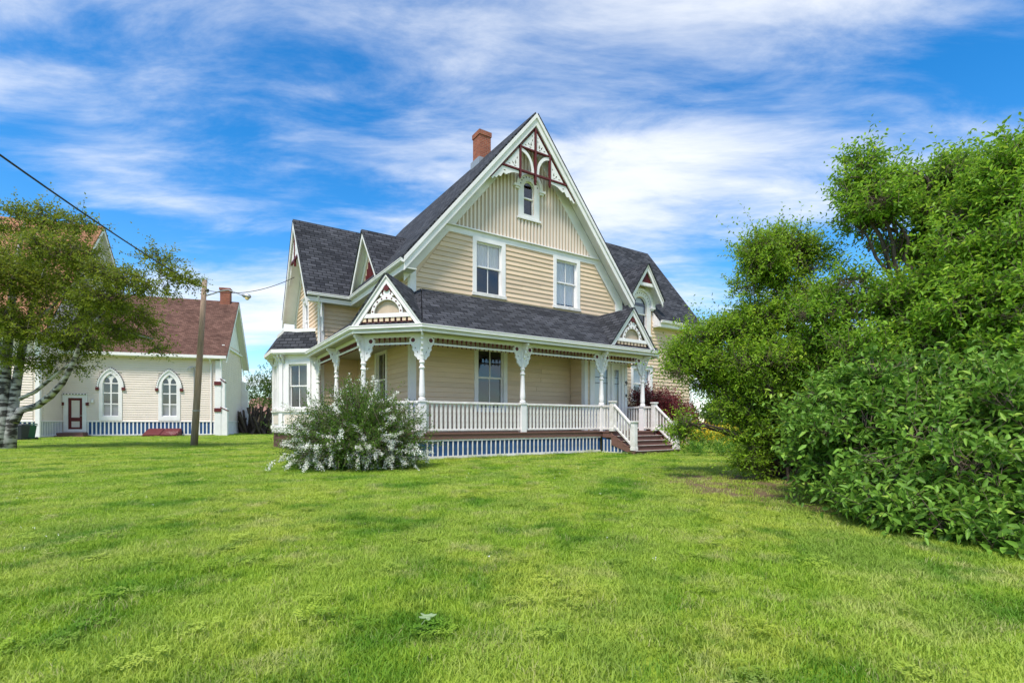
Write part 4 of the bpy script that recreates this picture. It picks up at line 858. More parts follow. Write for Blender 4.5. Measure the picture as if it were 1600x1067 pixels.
def leaves(name,P,D,L,W,m,parent,tint,up=.75,rich=True,fold=.25):
    n=len(P); D=unit(D); ref=unit(np.array([0,0,1.])*up+rng.normal(0,.55,(n,3))); S_=unit(np.cross(D,ref)); Nn=np.cross(S_,D)
    L=np.broadcast_to(L,n)[:,None]; W=np.broadcast_to(W,n)[:,None]; off=np.array(OFF[parent]); P=P-off
    if rich:
        droop=Nn*L*-.12
        b=P; tip=P+D*L+droop; l1=P+D*L*.33+S_*W*.5+Nn*W*fold; l2=P+D*L*.7+S_*W*.36+Nn*W*fold*.7+droop*.4; r1=P+D*L*.33-S_*W*.5+Nn*W*fold; r2=P+D*L*.7-S_*W*.36+Nn*W*fold*.7+droop*.4
        V=np.stack([b,l1,l2,tip,r2,r1],1).reshape(-1,3); i=np.arange(n)[:,None]*6
        F=np.concatenate([i+np.array([0,1,2,3]),i+np.array([0,3,4,5])],1).reshape(-1,4); tt=np.repeat(tint,2)
    else:
        V=np.stack([P,P+D*L*.45+S_*W*.5,P+D*L,P+D*L*.45-S_*W*.5],1).reshape(-1,3); F=np.arange(n)[:,None]*4+np.array([0,1,2,3]); tt=tint
    me=fast_mesh(name,V,F,m,np.clip(tt,0,1)); o=bpy.data.objects.new(name,me); COL.objects.link(o); o.parent=parent; OFF[o]=tuple(off); return o
def ball(n): d=unit(rng.normal(size=(n,3))); return d*rng.random((n,1))**(1/3)
def sprigs(clumps,dens,nl,tl,L,up=.35,shell=.45,gapv=-.55):
    """clumps: (centre, radius xyz); returns leaf positions, directions, tints and the twig lines"""
    Ps,Ds,Ts,Tw=[],[],[],[]
    for c,r in clumps:
        c=np.array(c); r=np.array(r) if np.ndim(r) else np.array([r,r,r]); n=int(dens*(r[0]*r[2]))
        d=unit(rng.normal(size=(n,3))); rad=shell+(1-shell)*rng.random((n,1))**.6; rad*=1+.16*rng.normal(size=(n,1)); s=c+d*r*rad*.88
        q_=s*(2.6/max(.35,r.mean())); gap=np.sin(q_[:,0]*1.7+1.3)*np.sin(q_[:,1]*1.5+.4)+np.sin(q_[:,2]*1.9+q_[:,0]*.8)+.35*rng.normal(size=n); kp=gap>gapv
        s,d=s[kp],d[kp]; n=len(s)
        dr=unit(d*.75+np.array([0,0,up])+rng.normal(0,.42,(n,3))); ln=tl*(.55+.9*rng.random((n,1)))*(1+1.1*(rng.random((n,1))<.06))
        base=.08+.55*rng.random((n,1))+.22*(d[:,2:3]*.5+.5)*0+.12*rng.normal(size=(n,1))
        k=np.arange(nl); f=(k+.6)/nl
        P_=s[:,None,:]+dr[:,None,:]*ln[:,None,:]*f[None,:,None]
        side=unit(np.cross(dr,rng.normal(size=(n,3)))); a=k*2.4; b2=np.cross(dr,side)
        lat=side[:,None,:]*np.cos(a)[None,:,None]+b2[:,None,:]*np.sin(a)[None,:,None]
        D_=dr[:,None,:]*.55+lat*.8+rng.normal(0,.2,P_.shape)
        Ps.append(P_.reshape(-1,3)); Ds.append(D_.reshape(-1,3)); Ts.append((base+.25*f[None,:]+.10*rng.normal(size=(n,nl))).reshape(-1)); Tw.append((s,s+dr*ln))
    return np.concatenate(Ps),np.concatenate(Ds),np.concatenate(Ts),Tw
def limb(mb,a,b,r0,r1,n=7,wob=.12,sides=6,bend=.15):
    a,b=Vector(a),Vector(b); l=(b-a).length; pts=[]
    for i in range(n+1):
        f=i/n; q=a.lerp(b,f); k=math.sin(math.pi*f)*l*.5; pts.append(q+Vector((rng.normal()*wob*k*.3,rng.normal()*wob*k*.3,bend*k)))
    mb.tube(pts,[r0+(r1-r0)*i/n for i in range(n+1)],sides,cap=False); return pts
def twigs(Tw,parent,m,step=1,w=.0042,name='twig'):
    A=np.concatenate([t[0][::step] for t in Tw]); B=np.concatenate([t[1][::step] for t in Tw]); n=len(A); d=unit(B-A); A=A-d*.18
    s=unit(np.cross(d,rng.normal(size=(n,3)))); b=np.cross(d,s); off=np.array(OFF[parent]); A=A-off; B=B-off
    V=np.concatenate([np.stack([A+s*w,A-s*w*.5+b*w*.87,A-s*w*.5-b*w*.87,B],1)]).reshape(-1,3); i=np.arange(n)[:,None]*4
    F=np.concatenate([i+np.array([0,1,3]),i+np.array([1,2,3]),i+np.array([2,0,3])],1).reshape(-1,3)
    me=fast_mesh(name,V,F,m); o=bpy.data.objects.new(name,me); COL.objects.link(o); o.parent=parent; OFF[o]=tuple(off); tag(o,kind='stuff'); return o
def shrub(name,label,cat,base,clumps,leafm,L,W,dens,nl,tl,stems,group=None,barkm='bark',rich=True,shell=.45,r0=.06,up=.35,twm='twig',wob=.25,extra=None,gapv=-.55,sub=9):
    o=thing(name,label,cat,tuple(base),group=group); mb=MB(); bx,by=base[0],base[1]
    big=clumps
    if sub:
        clumps=[]
        for c,r in big:
            r3=np.array(r) if np.ndim(r) else np.array([r]*3)
            for k in range(sub):
                d=unit(rng.normal(size=3)); q=np.array(c)+d*r3*(.35+.5*rng.random()); f=.34+.2*rng.random(); clumps.append((tuple(q),(r3[0]*f*1.15,r3[1]*f*1.15,r3[2]*f*.72)))
    for c,r in big:
        for k in range(stems):
            rr=r if np.ndim(r)==0 else r[0]
            b_=Vector((bx+rng.normal()*.25,by+rng.normal()*.25,-.05)); e=Vector(c)+Vector(tuple(rng.normal(0,.22,3)*rr))
            mid=b_.lerp(e,.55)+Vector((0,0,.12*(e-b_).length)); rad=r0*(.6+.6*rng.random())
            p1=limb(mb,b_,mid,rad,rad*.6,6,wob); limb(mb,mid,e,rad*.6,rad*.22,6,wob)
            for j in range(4):
                e2=Vector(c)+Vector(tuple(unit(rng.normal(size=3))))*rr*.8; limb(mb,mid.lerp(e,.5+.5*rng.random()),e2,rad*.28,.006,5,.3,5)
    if extra: extra(mb)
    mb.build('trunk',barkm,o,smooth=True,uv=False)
    P_,D_,T_,Tw=sprigs(clumps,dens,nl,tl,L,up,shell,gapv); keep=P_[:,2]>.03; P_,D_,T_=P_[keep],D_[keep],T_[keep]
    leaves('crown',P_,D_,L*(.65+.6*rng.random(len(P_))),W*(.65+.6*rng.random(len(P_))),leafm,o,T_,rich=rich)
    twigs(Tw,o,twm)
    return o
def cl(x,y,Y,rpx,ry=None,dy=1.0):
    r=rpx*Y/FPX; rz=(ry or rpx)*Y/FPX; return (tuple(at(x,y,Y)),(r,r*dy,rz))
# ------------------------------------------------------------------ shrubs and trees on the right
b=at(1455,660,6.1); b.z=0
shrub('broadleaf_shrub','dense shrub with large broad green leaves at the right foreground edge','shrub',b,
  [cl(1440,690,6.0,95),cl(1550,670,5.7,95),cl(1345,690,6.6,75),cl(1290,730,7.0,50),cl(1285,690,7.6,52),cl(1400,770,5.6,72),cl(1500,775,5.3,80),cl(1590,780,5.0,85),cl(1500,620,6.3,80),cl(1390,630,6.8,70),cl(1600,650,6.2,90),cl(1680,720,5.4,110),cl(1660,620,6.4,110),cl(1560,700,7.2,120),cl(1420,720,7.6,100),cl(1320,640,7.6,60),cl(1580,835,4.6,62),cl(1470,825,4.9,50),cl(1400,800,5.3,45),cl(1640,850,4.4,70),cl(1340,775,6.0,42)],
  'leaf_broad',.105,.046,1500,7,.26,3,r0=.03,shell=.45,gapv=.15,sub=11)
b=at(1480,660,9.0); b.z=0
shrub('tall_tree','tall bright green tree with open crown showing branches above the shrubs','tree',b,
  [cl(1348,285,9.0,40,44),cl(1378,318,9.0,62,45),cl(1440,285,9.2,62,45),cl(1500,300,9.4,62),cl(1345,350,9.2,36,22),cl(1480,370,9.2,70),cl(1415,385,9.6,40,28),cl(1340,460,9.0,52,40),cl(1300,500,9.2,62,48),cl(1400,500,8.8,75,58),cl(1470,470,8.6,70),cl(1380,570,8.8,85),cl(1460,575,8.4,80),cl(1310,590,9.4,62),cl(1530,520,9.4,80),cl(1440,640,9.4,80)],
  'leaf_mid',.085,.038,1900,8,.30,2,r0=.06,shell=.4,gapv=.1,sub=9)
b=at(1640,660,7.8); b.z=0
shrub('overhanging_tree','bright green tree cut off by the right picture edge with highest leaves','tree',b,
  [cl(1560,280,7.8,42,42),cl(1600,250,7.6,38),cl(1605,300,7.6,62),cl(1545,320,8.0,52),cl(1600,390,7.4,70),cl(1530,410,7.8,68),cl(1590,480,7.2,72),cl(1510,500,7.6,66),cl(1590,570,7.0,72),cl(1690,300,7.6,90),cl(1690,430,7.2,95),cl(1690,560,7.0,95),cl(1530,585,7.4,60)],
  'leaf_mid',.090,.039,1900,8,.30,2,r0=.06,shell=.45,gapv=.1,sub=9)
b=at(1235,660,10.4); b.z=0
shrub('fine_leaved_shrub','fine leaved green shrub arching over the porch steps','shrub',b,
  [cl(1215,395,10.2,56,40),cl(1250,420,10.4,48,36),cl(1195,440,10.2,44,36),cl(1240,480,10.2,62,48),cl(1165,505,10.4,58,36),cl(1110,535,10.6,50,45),cl(1150,560,10.2,60),cl(1215,560,10.0,62),cl(1085,570,10.6,38,46),cl(1152,620,10.4,46,40),cl(1205,630,10.2,66),cl(1260,560,10.6,60),cl(1268,640,10.4,56),cl(1064,665,10.2,15,24),cl(1060,560,10.6,18,26),cl(1190,680,10.2,50,32),cl(1175,715,10.0,24,28),cl(1240,700,10.6,38,40)],
  'leaf_fine',.070,.030,2500,9,.30,2,r0=.05,shell=.4,gapv=.0,extra=lambda mb:[limb(mb,at(1200,690,10.1),at(1180,745,9.9),.018,.006,6,.4,5)])
# ------------------------------------------------------------------ birch on the left
b=at(8,702,21.4); b.z=0
def birchlimbs(mb):
    Y=21.4
    for pts,rs in (([(4,702),(6,640),(8,580),(14,520),(20,450),(30,390),(40,340)],[.30,.23,.20,.16,.12,.08,.03]),
                   ([(14,700),(18,660),(24,610),(32,560),(40,520),(52,470),(70,420)],[.24,.20,.18,.15,.12,.08,.03]),
                   ([(22,660),(32,641),(58,634),(80,618),(98,598),(112,572),(124,540),(150,500),(190,470),(240,445)],[.17,.155,.14,.13,.11,.09,.07,.05,.035,.015]),
                   ([(29,624),(55,612),(82,590),(104,572),(130,555)],[.085,.075,.06,.05,.025]),
                   ([(10,560),(-30,500),(-60,440)],[.16,.1,.04]),([(40,520),(80,480),(120,440),(150,410)],[.06,.05,.035,.015]),([(150,500),(200,520),(240,530)],[.06,.04,.015])):
        q=[at(x,y,Y+.25*i*(1 if x<60 else -.4)) for i,(x,y) in enumerate(pts)]; q[0].z=min(q[0].z,-.05) if pts[0][1]>690 else q[0].z
        mb.tube(q,rs,10)
def bcl(x,y,r,ry=None,Y=21.4): return cl(x,y,Y+rng.uniform(-1.6,1.6),r*1.05,(ry or r)*.8)
bt=thing('birch_tree','white barked birch with spreading olive green crown at the left edge','tree',tuple(b))
mb=MB(); birchlimbs(mb); mb.build('trunk','birch_bark',bt,smooth=True,uv=False)
BC=[bcl(20,345,34,24),bcl(75,345,40,22),bcl(120,352,30,16),bcl(25,400,50,34),bcl(85,395,52,34),bcl(55,450,55,40),bcl(120,425,42,30),bcl(110,480,52,34),bcl(165,425,30,18),bcl(160,465,42,26),bcl(205,440,38,22),bcl(250,405,28,12),bcl(255,440,40,22),bcl(290,440,20,12),bcl(200,495,42,24),bcl(165,520,40,22),bcl(120,535,40,24),bcl(60,515,45,28),bcl(10,500,40,34),bcl(225,520,24,14),bcl(245,545,14,8),bcl(90,570,38,18),bcl(30,560,30,14),bcl(-60,420,80,60),bcl(-70,500,70,60),bcl(130,395,25,10)]
P_,D_,T_,Tw=sprigs(BC,560,10,.5,.09,-.05,.15); leaves('crown',P_,D_,.115*(.6+.7*rng.random(len(P_))),.062,'leaf_birch',bt,T_,rich=False); twigs(Tw,bt,'bark',2,.012)
# ------------------------------------------------------------------ white flowering bush before the porch
b=at(562,660,12.6); b.z=0
SB=thing('flowering_bush','rounded bush with arching stems and white blossom in front of the porch corner','bush',tuple(b))
stem=MB(); LP,LD,LT,FP=[],[],[],[]
for k in range(560):
    az=rng.random()*2*math.pi; el=R(36+52*rng.random()**.8); d=np.array([math.cos(az)*math.cos(el)*1.15,math.sin(az)*math.cos(el)*.9,math.sin(el)])
    ln=(1.7+.8*rng.random())*(1.0 if el<R(60) else .98); droop=(.9+.7*rng.random())*math.cos(el); p0=np.array(b)+np.array([rng.normal()*.22,rng.normal()*.22,0])
    pts=[p0+d*ln*f+np.array([0,0,-droop*f**2.4*.9])+rng.normal(0,.012,3) for f in np.linspace(0,1,9)]
    pts=[q if q[2]>.04 else np.array([q[0],q[1],.04+.03*rng.random()]) for q in pts]
    stem.tube([tuple(q) for q in pts],[.011-.0085*i/8 for i in range(9)],4,cap=False)
    blo=rng.random(); pts=np.array(pts)
    for j in range(64):
        f=.28+.72*rng.random(); i=min(7,int(f*8)); q=pts[i]+(pts[i+1]-pts[i])*(f*8-i); dd=unit(pts[i+1]-pts[i])+rng.normal(0,.75,3)
        LP.append(q+rng.normal(0,.035,3)); LD.append(dd); LT.append(.15+.5*f+.15*rng.normal())
        if f>.5 and rng.random()<(.30 if blo>.93 else 0): FP.append(q+rng.normal(0,.028,3)+np.array([0,0,.025]))
stem.build('stem','twig',SB,smooth=True,uv=False)
LP=np.array(LP);LD=np.array(LD);LT=np.array(LT)
leaves('foliage',LP,LD,.05*(.6+.8*rng.random(len(LP))),.022,'leaf_bush',SB,LT,rich=False)
FP=np.repeat(np.array(FP),7,0); FP=FP+rng.normal(0,.02,FP.shape); o=leaves('blossom',FP,rng.normal(size=FP.shape),.024,.022,'petal',SB,np.ones(len(FP)),rich=False); tag(o,kind='stuff')
dm=[(tuple(b+Vector((0,0,.86))),(1.62,1.35,.98)),(tuple(b+Vector((-.45,-.3,.5))),(1.2,1.0,.6)),(tuple(b+Vector((.45,-.3,.5))),(1.2,1.0,.6))]
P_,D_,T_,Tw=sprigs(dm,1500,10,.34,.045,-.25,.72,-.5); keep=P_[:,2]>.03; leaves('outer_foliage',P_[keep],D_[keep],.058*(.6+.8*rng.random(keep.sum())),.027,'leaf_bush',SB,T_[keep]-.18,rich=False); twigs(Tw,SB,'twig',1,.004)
A=np.concatenate([t[0] for t in Tw]); B=np.concatenate([t[1] for t in Tw]); kq=rng.random(len(A))<np.where(A[:,2]<.75,.19,.055)*(1+.45*np.sin(A[:,0]*3.1+1)*np.sin(A[:,2]*4+2)); A,B=A[kq],B[kq]; B=B+(B-A)*.12
FQ=np.concatenate([A+(B-A)*f for f in (.35,.5,.62,.74,.86,.98)])+np.array([0,0,.03]); FQ=FQ[FQ[:,2]>.05]; FQ=np.repeat(FQ,20,0)+rng.normal(0,.024,(len(FQ)*20,3)); tag(leaves('blossom',FQ,rng.normal(size=FQ.shape)+np.array([0,-.4,.6]),.026,.024,'petal',SB,np.ones(len(FQ)),rich=False),kind='stuff')
# low inner leaves so the heart of the bush stays closed
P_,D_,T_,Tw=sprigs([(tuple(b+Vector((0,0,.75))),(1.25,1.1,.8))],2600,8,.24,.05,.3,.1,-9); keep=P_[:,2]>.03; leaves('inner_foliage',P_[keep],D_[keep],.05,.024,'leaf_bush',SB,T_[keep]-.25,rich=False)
# ------------------------------------------------------------------ planting beside the steps
q=hw(17.3,14.9); 
shrub('red_shrub','dark red leaved shrub behind the porch steps','shrub',q,[(tuple(hw(16.6,15.0,1.7)),(.75,.7,.85)),(tuple(hw(17.4,14.6,1.6)),(.8,.7,.8)),(tuple(hw(18.2,14.3,1.4)),(.8,.7,.75)),(tuple(hw(17.0,15.2,2.2)),(.6,.6,.5)),(tuple(hw(18.0,14.9,2.0)),(.6,.6,.5)),(tuple(hw(17.2,14.7,.7)),(1.1,.7,.6)),(tuple(hw(18.6,14.2,.7)),(1.0,.7,.6))],'leaf_red',.08,.05,800,7,.35,2,r0=.02,rich=False,shell=.3)
def flowerbed(name,label,cat,pts,m,h,petal=None,group=None):
    base=Vector(pts[0]); base.z=0; o=thing(name,label,cat,tuple(base)); P_,D_,T_,Tw=sprigs([((x,y,h*.5),(.42,.42,h*.5)) for x,y,_ in pts],500,7,.22,.06,.6,.1); keep=P_[:,2]>.02
    leaves('foliage',P_[keep],D_[keep],.09,.035,m,o,T_[keep],rich=False)
    if petal:
        F_=np.concatenate([np.array((x,y,h*.8))+rng.normal(0,(.26,.26,.16),(110,3)) for x,y,_ in pts]); F_=np.repeat(F_,5,0)+rng.normal(0,.02,(len(F_)*5,3)); tag(leaves('blossom',F_,rng.normal(size=F_.shape),.05,.04,petal,o,np.ones(len(F_)),rich=False),kind='stuff')
    return o
flowerbed('yellow_flowers','clump of yellow flowers behind the fine leaved shrub','flowers',[at(x,690,18.2+i*.25) for i,x in enumerate((1090,1105,1122,1140,1155))],'leaf_bed',.95,'yellow_petal')
flowerbed('low_border','low green edging plants right of the steps','plants',[at(x,710,17.0-.02*i) for i,x in enumerate((1076,1090,1104,1118,1132,1148,1165,1185,1205))],'leaf_bed',.38)
# ------------------------------------------------------------------ background between church and house
def fartree(name,label,x,Y,clumps,dens=60,group=None):
    b=at(x,660,Y); b.z=0
    return shrub(name,label,'tree',b,[cl(a,c,Y+rng.uniform(-1,1),r,ry) for a,c,r,ry in clumps],'leaf_far',.22,.13,dens,7,.6,1,sub=0,rich=False,shell=.2,r0=.12,group=group,twm='bark')
fartree('background_tree','green tree in the gap between the church and the bay window',402,58,[(405,605,28,26),(420,595,26,24),(395,625,26,20),(425,630,24,24),(440,600,26,30),(385,640,16,14),(455,560,22,30)],55)
q=at(399,675,50); bp_=thing('brush_pile','dark conical pile of stacked wood behind the lawn','wood pile',(q.x,q.y,0))
lg=MB(); lg.tube([(0,0,0),(0,0,1)],[.09,.06],6)
lgm=lg.mesh('log'); lgm.materials.append(MAT['firewood'])
for k in range(46):
    a=rng.random()*2*math.pi; r=.5+1.1*rng.random(); o=inst(lgm,'log',bp_,(q.x+r*math.cos(a),q.y+r*math.sin(a),0)); h=1.2+2.2*(1-r/1.9); o.scale=(1.6,1.6,h); o.rotation_euler=(math.sin(a)*.42*r,-math.cos(a)*.42*r,rng.random()*6)
q=at(412,660,85); fh=thing('distant_house','distant low house with red roof beyond the wood pile','house',(q.x,q.y,0))
mb=MB(); mb.box(q.x-3,q.x+9,q.y,q.y+6,0,2.6); mb.build('wall','white',fh); mb=MB(); slab(mb,[(q.x-3.5,q.y-.6,2.5),(q.x+9.5,q.y-.6,2.5),(q.x+9.5,q.y+3,5.4),(q.x-3.5,q.y+3,5.4)],.15); slab(mb,[(q.x-3.5,q.y+6.6,2.5),(q.x+9.5,q.y+6.6,2.5),(q.x+9.5,q.y+3,5.4),(q.x-3.5,q.y+3,5.4)],.15); mb.build('roof','far_roof',fh)
for k in range(3): mb=MB(); x=q.x-1.6+k*3; mb.box(x,x+1.1,q.y-.06,q.y-.01,.9,2.0); mb.build('window','interior',fh)
q=at(390,660,52); fn=thing('rail_fence','dark low rail fence beside the wood pile','fence',(q.x,q.y,0))
for k in range(9): mb=MB(); x=q.x-1.2+k*.75; mb.box(x-.05,x+.05,q.y,q.y+.08,0,1.15); mb.build('post','firewood',fn)
for z in (.4,.9): mb=MB(); mb.box(q.x-1.3,q.x+5,q.y-.04,q.y-.001,z,z+.1); mb.build('rail','firewood',fn)
# far wood closing the view behind the shrubs on the right and along the horizon
b=Vector((0,150,0)); cls=[]
for k in range(150):
    x=-150+k*2.6+rng.normal()*1.5; cls.append(((x,150+rng.normal()*6,1.5+2.2*rng.random()),(3.2,3,2.6+1.6*rng.random())))
P_,D_,T_,Tw=sprigs(cls,9,6,1.4,.6,.2,.2); fw_=bpy.data.objects.new('t',None); OFF[fw_]=(0,0,0); o=leaves('distant_wood',P_,D_,1.0,.8,'leaf_far',fw_,T_,rich=False); o.parent=None; bpy.data.objects.remove(fw_); tag(o,'low line of distant green trees along the horizon','trees',kind='stuff')

# ------------------------------------------------------------------ lawn
def blade_tuft(name,n,h,wd,spread,m,lean=.5,broad=False):
    V,F,T=[],[],[]
    for k in range(n):
        a=rng.random()*6.283; r=spread*math.sqrt(rng.random()); x,y=r*math.cos(a),r*math.sin(a); hh=h*(.45+.75*rng.random()); a2=rng.random()*6.283; ln=lean*hh*(.3+rng.random()); w2=wd*(.7+.6*rng.random()); a3=a2+1.57+rng.normal()*.4
        dx,dy=math.cos(a2)*ln,math.sin(a2)*ln; sx,sy=math.cos(a3)*w2/2,math.sin(a3)*w2/2; i=len(V)
        V+=[(x-sx,y-sy,-.01),(x+sx,y+sy,-.01),(x+dx*.35+sx*.8,y+dy*.35+sy*.8,hh*.6),(x+dx*.35-sx*.8,y+dy*.35-sy*.8,hh*.6),(x+dx+sx*.1,y+dy+sy*.1,hh),(x+dx-sx*.1,y+dy-sy*.1,hh*.99)]
        F+=[(i,i+1,i+2,i+3),(i+3,i+2,i+4,i+5)]; tt=rng.random(); T+=[tt,tt]
    me=fast_mesh(name,np.array(V),np.array(F),m,np.array(T)); return bpy.data.objects.new(name,me)
def clover_tuft(name,n,m):
    V,F,T=[],[],[]
    for k in range(n):
        r=.09*math.sqrt(rng.random()); a=rng.random()*6.283; x,y,z=r*math.cos(a),r*math.sin(a),.025+.03*rng.random()
        for j in range(3):
            b=a+j*2.09; l=.016; i=len(V); V+=[(x,y,z),(x+l*math.cos(b-.5),y+l*math.sin(b-.5),z+.004),(x+1.25*l*math.cos(b),y+1.25*l*math.sin(b),z+.001),(x+l*math.cos(b+.5),y+l*math.sin(b+.5),z+.004)]; F.append((i,i+1,i+2,i+3)); T.append(.4+.5*rng.random())
    return bpy.data.objects.new(name,fast_mesh(name,np.array(V),np.array(F),m,np.array(T)))
def grassmat(name):
    m=bpy.data.materials.new(name); m.use_nodes=True; t=m.node_tree; t.nodes.clear(); o=N(t,'ShaderNodeOutputMaterial'); p=N(t,'ShaderNodeBsdfPrincipled'); p.inputs['Roughness'].default_value=.55; p.inputs['Specular IOR Level'].default_value=.25
    g=N(t,'ShaderNodeNewGeometry'); a=N(t,'ShaderNodeAttribute',attribute_name='tint'); oi=N(t,'ShaderNodeObjectInfo'); P=g.outputs['Position']
    c=mixc(t,a.outputs['Fac'],(.20,.355,.022),(.37,.52,.050)); c=mixc(t,rng_(t,noise(t,P,.45),.44,.60,0,.7),c,(.50,.56,.085)); c=mixc(t,rng_(t,noise(t,P,1.5,9,.7),.51,.66,0,.75),c,(.56,.53,.22)); c=mixc(t,rng_(t,noise(t,P,.8,5),.52,.38,0,.85),c,(.095,.25,.014)); c=mixc(t,rng_(t,noise(t,P,4.5,6),.50,.34,0,.65),c,(.085,.205,.012))
    mpn=N(t,'ShaderNodeMapping'); mpn.inputs['Rotation'].default_value=(0,0,R(24)); t.links.new(P,mpn.inputs[0]); wv=N(t,'ShaderNodeTexWave',wave_type='BANDS',bands_direction='X'); wv.inputs['Scale'].default_value=.17; wv.inputs['Distortion'].default_value=1.6; wv.inputs['Detail'].default_value=2; wv.inputs['Detail Scale'].default_value=.6; t.links.new(mpn.outputs[0],wv.inputs[0])
    c=mixc(t,rng_(t,wv.outputs['Fac'],.45,.75,0,.36),c,(.46,.56,.10))
    c=mixc(t,rng_(t,oi.outputs['Random'],.90,1.0,0,.7),c,(.46,.42,.20))
    t.links.new(c,p.inputs['Base Color']); tr=N(t,'ShaderNodeBsdfTranslucent'); t.links.new(c,tr.inputs[0]); x=N(t,'ShaderNodeMixShader'); x.inputs[0].default_value=.35; t.links.new(p.outputs[0],x.inputs[1]); t.links.new(tr.outputs[0],x.inputs[2]); t.links.new(x.outputs[0],o.inputs[0]); MAT[name]=m
grassmat('grass')
protos=[blade_tuft('tuft',64,.034,.0044,.12,'grass',1.1),blade_tuft('tuft',64,.027,.0042,.13,'grass',1.4),blade_tuft('tuft',46,.046,.0046,.11,'grass',1.0),blade_tuft('tuft',50,.024,.0046,.13,'grass',1.8),clover_tuft('tuft',26,'grass')]
n=330000; Y=1.7+rng.random(n)*44; X=(rng.random(n)*2-1)*(Y*1.12+1.2)
den=np.clip(1.0*(5.0/np.maximum(Y,1))**1.45,0,1)*(Y*1.12+1.2)/50.5*1.0
keep=rng.random(n)<den*3.4
X,Y=X[keep],Y[keep]
hu=X*D1.x+Y*D1.y; hv=X*D2.x+Y*D2.y
inh=((hu>US-.1)&(hu<22.6)&(hv>VF-.03)&(hu+hv>19.8)&(hv<28))|((hu>3.45)&(hu<6)&(hv>21.9)&(hv<26))|((hu>13.1)&(hu<15.5)&(hv>12.2)&(hv<14))
cs_=(X-CC.x)*K1.x+(Y-CC.y)*K1.y; ct=(X-CC.x)*K2.x+(Y-CC.y)*K2.y; inh|=(cs_<0.1)&(ct>-.1)|(cs_<-11.1)&(ct>-3.1)
ca,sa=math.cos(R(24)),math.sin(R(24)); ex=((X-5.6)*ca+(Y-7.4)*sa)/2.5; ey=(-(X-5.6)*sa+(Y-7.4)*ca)/5.0; er=np.hypot(ex,ey)
keep=~inh&~((er<1.0)&(rng.random(len(X))<.82*(1-np.clip((er-.75)/.25,0,1))))
X,Y=X[keep],Y[keep]; n0=len(X)
edge=[(hw(*a),hw(*b)) for a,b in ((( US-.2,21.4),(US-.2,15.1)),((US-.2,15.1),(5.88,VF-.2)),((5.88,VF-.2),(13.0,VF-.2)),((13.02,13.7),(13.02,12.2)),((13.0,11.95),(15.6,11.95)),((3.4,23.0),(4.5,21.9)),((3.4,23.0),(3.4,25)))]+[(cw(-9,-.15),cw(0,-.15)),(cw(-18,-3.2),cw(-11.2,-3.2)),(cw(.7,0),cw(.7,8))]
for a,b in edge:
    k=int((b-a).length*14); f=rng.random(k); X=np.concatenate([X,a.x+(b.x-a.x)*f+rng.normal(0,.05,k)]); Y=np.concatenate([Y,a.y+(b.y-a.y)*f+rng.normal(0,.05,k)])
n=len(X)
me=bpy.data.meshes.new('grass'); me.vertices.add(n); me.vertices.foreach_set('co',np.stack([X,Y,np.full(n,.004)],1).astype(np.float32).ravel())
def attr(nm,typ,val): a=me.attributes.new(nm,typ,'POINT'); a.data.foreach_set('vector' if typ=='FLOAT_VECTOR' else 'value',np.ascontiguousarray(val).ravel())
attr('rot','FLOAT_VECTOR',np.stack([rng.normal(0,.08,n),rng.normal(0,.08,n),rng.random(n)*6.283],1).astype(np.float32))
sc=(1+np.clip(Y-5,0,40)*.075)*(.75+.5*rng.random(n)); eg=np.arange(n)>=n0; attr('scl','FLOAT_VECTOR',np.stack([sc,sc,np.where(eg,1.6+1.8*rng.random(n),np.minimum(sc,1.1+.3*rng.random(n))*(.8+.4*rng.random(n)))],1).astype(np.float32))
attr('kind_index','INT',rng.choice(5,n,p=[.012,.27,.10,.328,.29]).astype(np.int32)); me.materials.append(MAT['grass'])
gr=bpy.data.objects.new('grass',me); COL.objects.link(gr); tag(gr,'short mown green lawn grass','grass',kind='stuff')
ng=bpy.data.node_groups.new('grass_scatter','GeometryNodeTree'); ng.interface.new_socket('Geometry',in_out='INPUT',socket_type='NodeSocketGeometry'); ng.interface.new_socket('Geometry',in_out='OUTPUT',socket_type='NodeSocketGeometry')
gi=N(ng,'NodeGroupInput'); go=N(ng,'NodeGroupOutput'); ip=N(ng,'GeometryNodeInstanceOnPoints'); jn=N(ng,'GeometryNodeJoinGeometry')
for pobj in protos:
    oi=N(ng,'GeometryNodeObjectInfo'); oi.inputs['Object'].default_value=pobj; oi.inputs['As Instance'].default_value=True; ng.links.new(oi.outputs['Geometry'],jn.inputs[0])
def na(nm,dt): x=N(ng,'GeometryNodeInputNamedAttribute',data_type=dt); x.inputs[0].default_value=nm; return x.outputs[0]
ng.links.new(gi.outputs[0],ip.inputs['Points']); ng.links.new(jn.outputs[0],ip.inputs['Instance']); ip.inputs['Pick Instance'].default_value=True
ng.links.new(na('kind_index','INT'),ip.inputs['Instance Index']); ng.links.new(na('rot','FLOAT_VECTOR'),ip.inputs['Rotation']); ng.links.new(na('scl','FLOAT_VECTOR'),ip.inputs['Scale']); ng.links.new(ip.outputs[0],go.inputs[0])
md=gr.modifiers.new('scatter','NODES'); md.node_group=ng
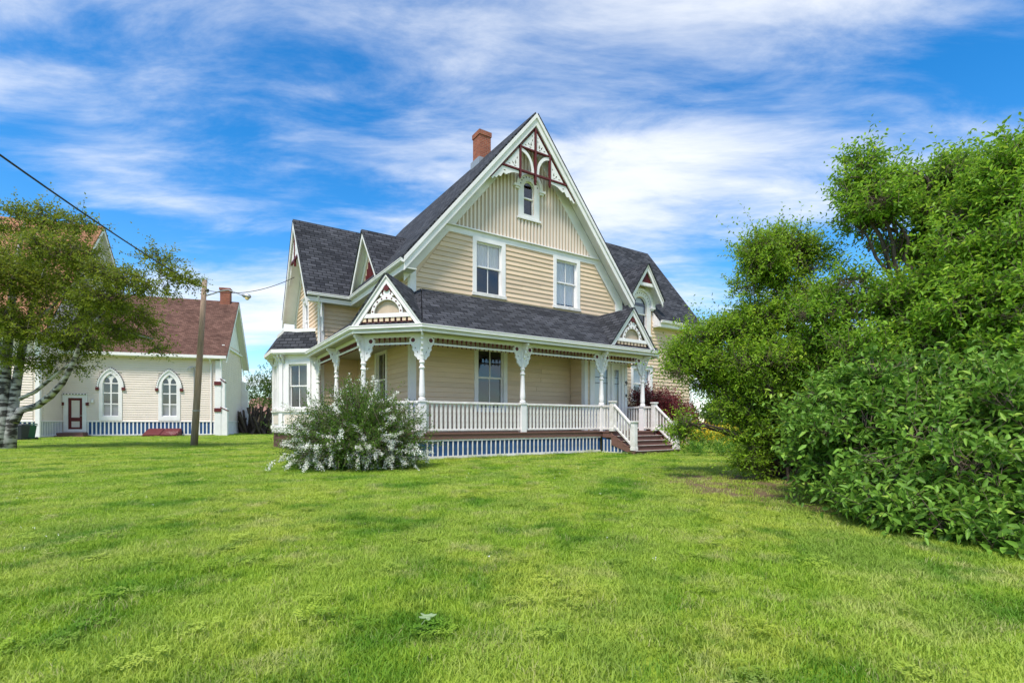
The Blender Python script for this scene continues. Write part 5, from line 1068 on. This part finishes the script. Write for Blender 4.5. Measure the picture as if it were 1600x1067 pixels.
# a fallen leaf and clover heads on the lawn
q=at(668,982,2.79); fl=thing('fallen_leaf','single pale green lobed leaf lying on the foreground lawn','leaf',(q.x,q.y,.0))
lp=[(0.045*(1+.45*math.cos(5*a))*math.cos(a)*.8,.045*(1+.45*math.cos(5*a))*math.sin(a)*.8) for a in [i*2*math.pi/40 for i in range(40)]]
mb=MB(); mb.prism(lp,[],lambda a,b:(q.x+a,q.y+b,.065+.3*a*a*20),lambda a,b:(q.x+a,q.y+b,.068+.3*a*a*20)); 
leafmat('leaf_pale',(.36,.47,.26),(.36,.47,.26)); mb.build('blade','leaf_pale',fl,uv=False); mb=MB(); mb.tube([(q.x,q.y,.066),(q.x-.03,q.y-.05,.04)],.002,5); mb.build('stalk','leaf_pale',fl)
n=420; Y=4+rng.random(n)*14; X=(rng.random(n)*2-1)*Y; k=(np.sin(X*.9+1)+np.sin(Y*.7+X*.4)+rng.normal(0,.6,n))>.7; X,Y=X[k],Y[k]
C_=np.stack([X,Y,np.full(len(X),.06)],1); C_=np.repeat(C_,8,0)+rng.normal(0,.006,(len(C_)*8,3)); d_=bpy.data.objects.new('t',None); OFF[d_]=(0,0,0); o=leaves('clover_blossom',C_,rng.normal(size=C_.shape)+np.array([0,0,.7]),.008,.007,'petal',d_,np.ones(len(C_)),rich=False); o.parent=None; bpy.data.objects.remove(d_); tag(o,'tiny white clover heads dotted over the lawn','clover',kind='stuff')
# hanging porch lantern
q=hw(15.05,14.25,0); LN=thing('porch_lantern','small brass lantern hanging from the porch ceiling by the door','lantern',(q.x,q.y,3.5))
mb=MB(); mb.tube([(q.x,q.y,3.81),(q.x,q.y,3.72)],.012,6); mb.build('rod','brass',LN)
mb=MB(); mb.lathe((q.x,q.y),[(.02,3.74),(.09,3.68),(.10,3.66),(.10,3.65)],8); mb.lathe((q.x,q.y),[(.09,3.42),(.08,3.39),(.02,3.34)],8); mb.build('cap','brass',LN)
mb=MB(); mb.lathe((q.x,q.y),[(.075,3.42),(.085,3.65)],8); mb.build('glass_shade','lamp_glass',LN)
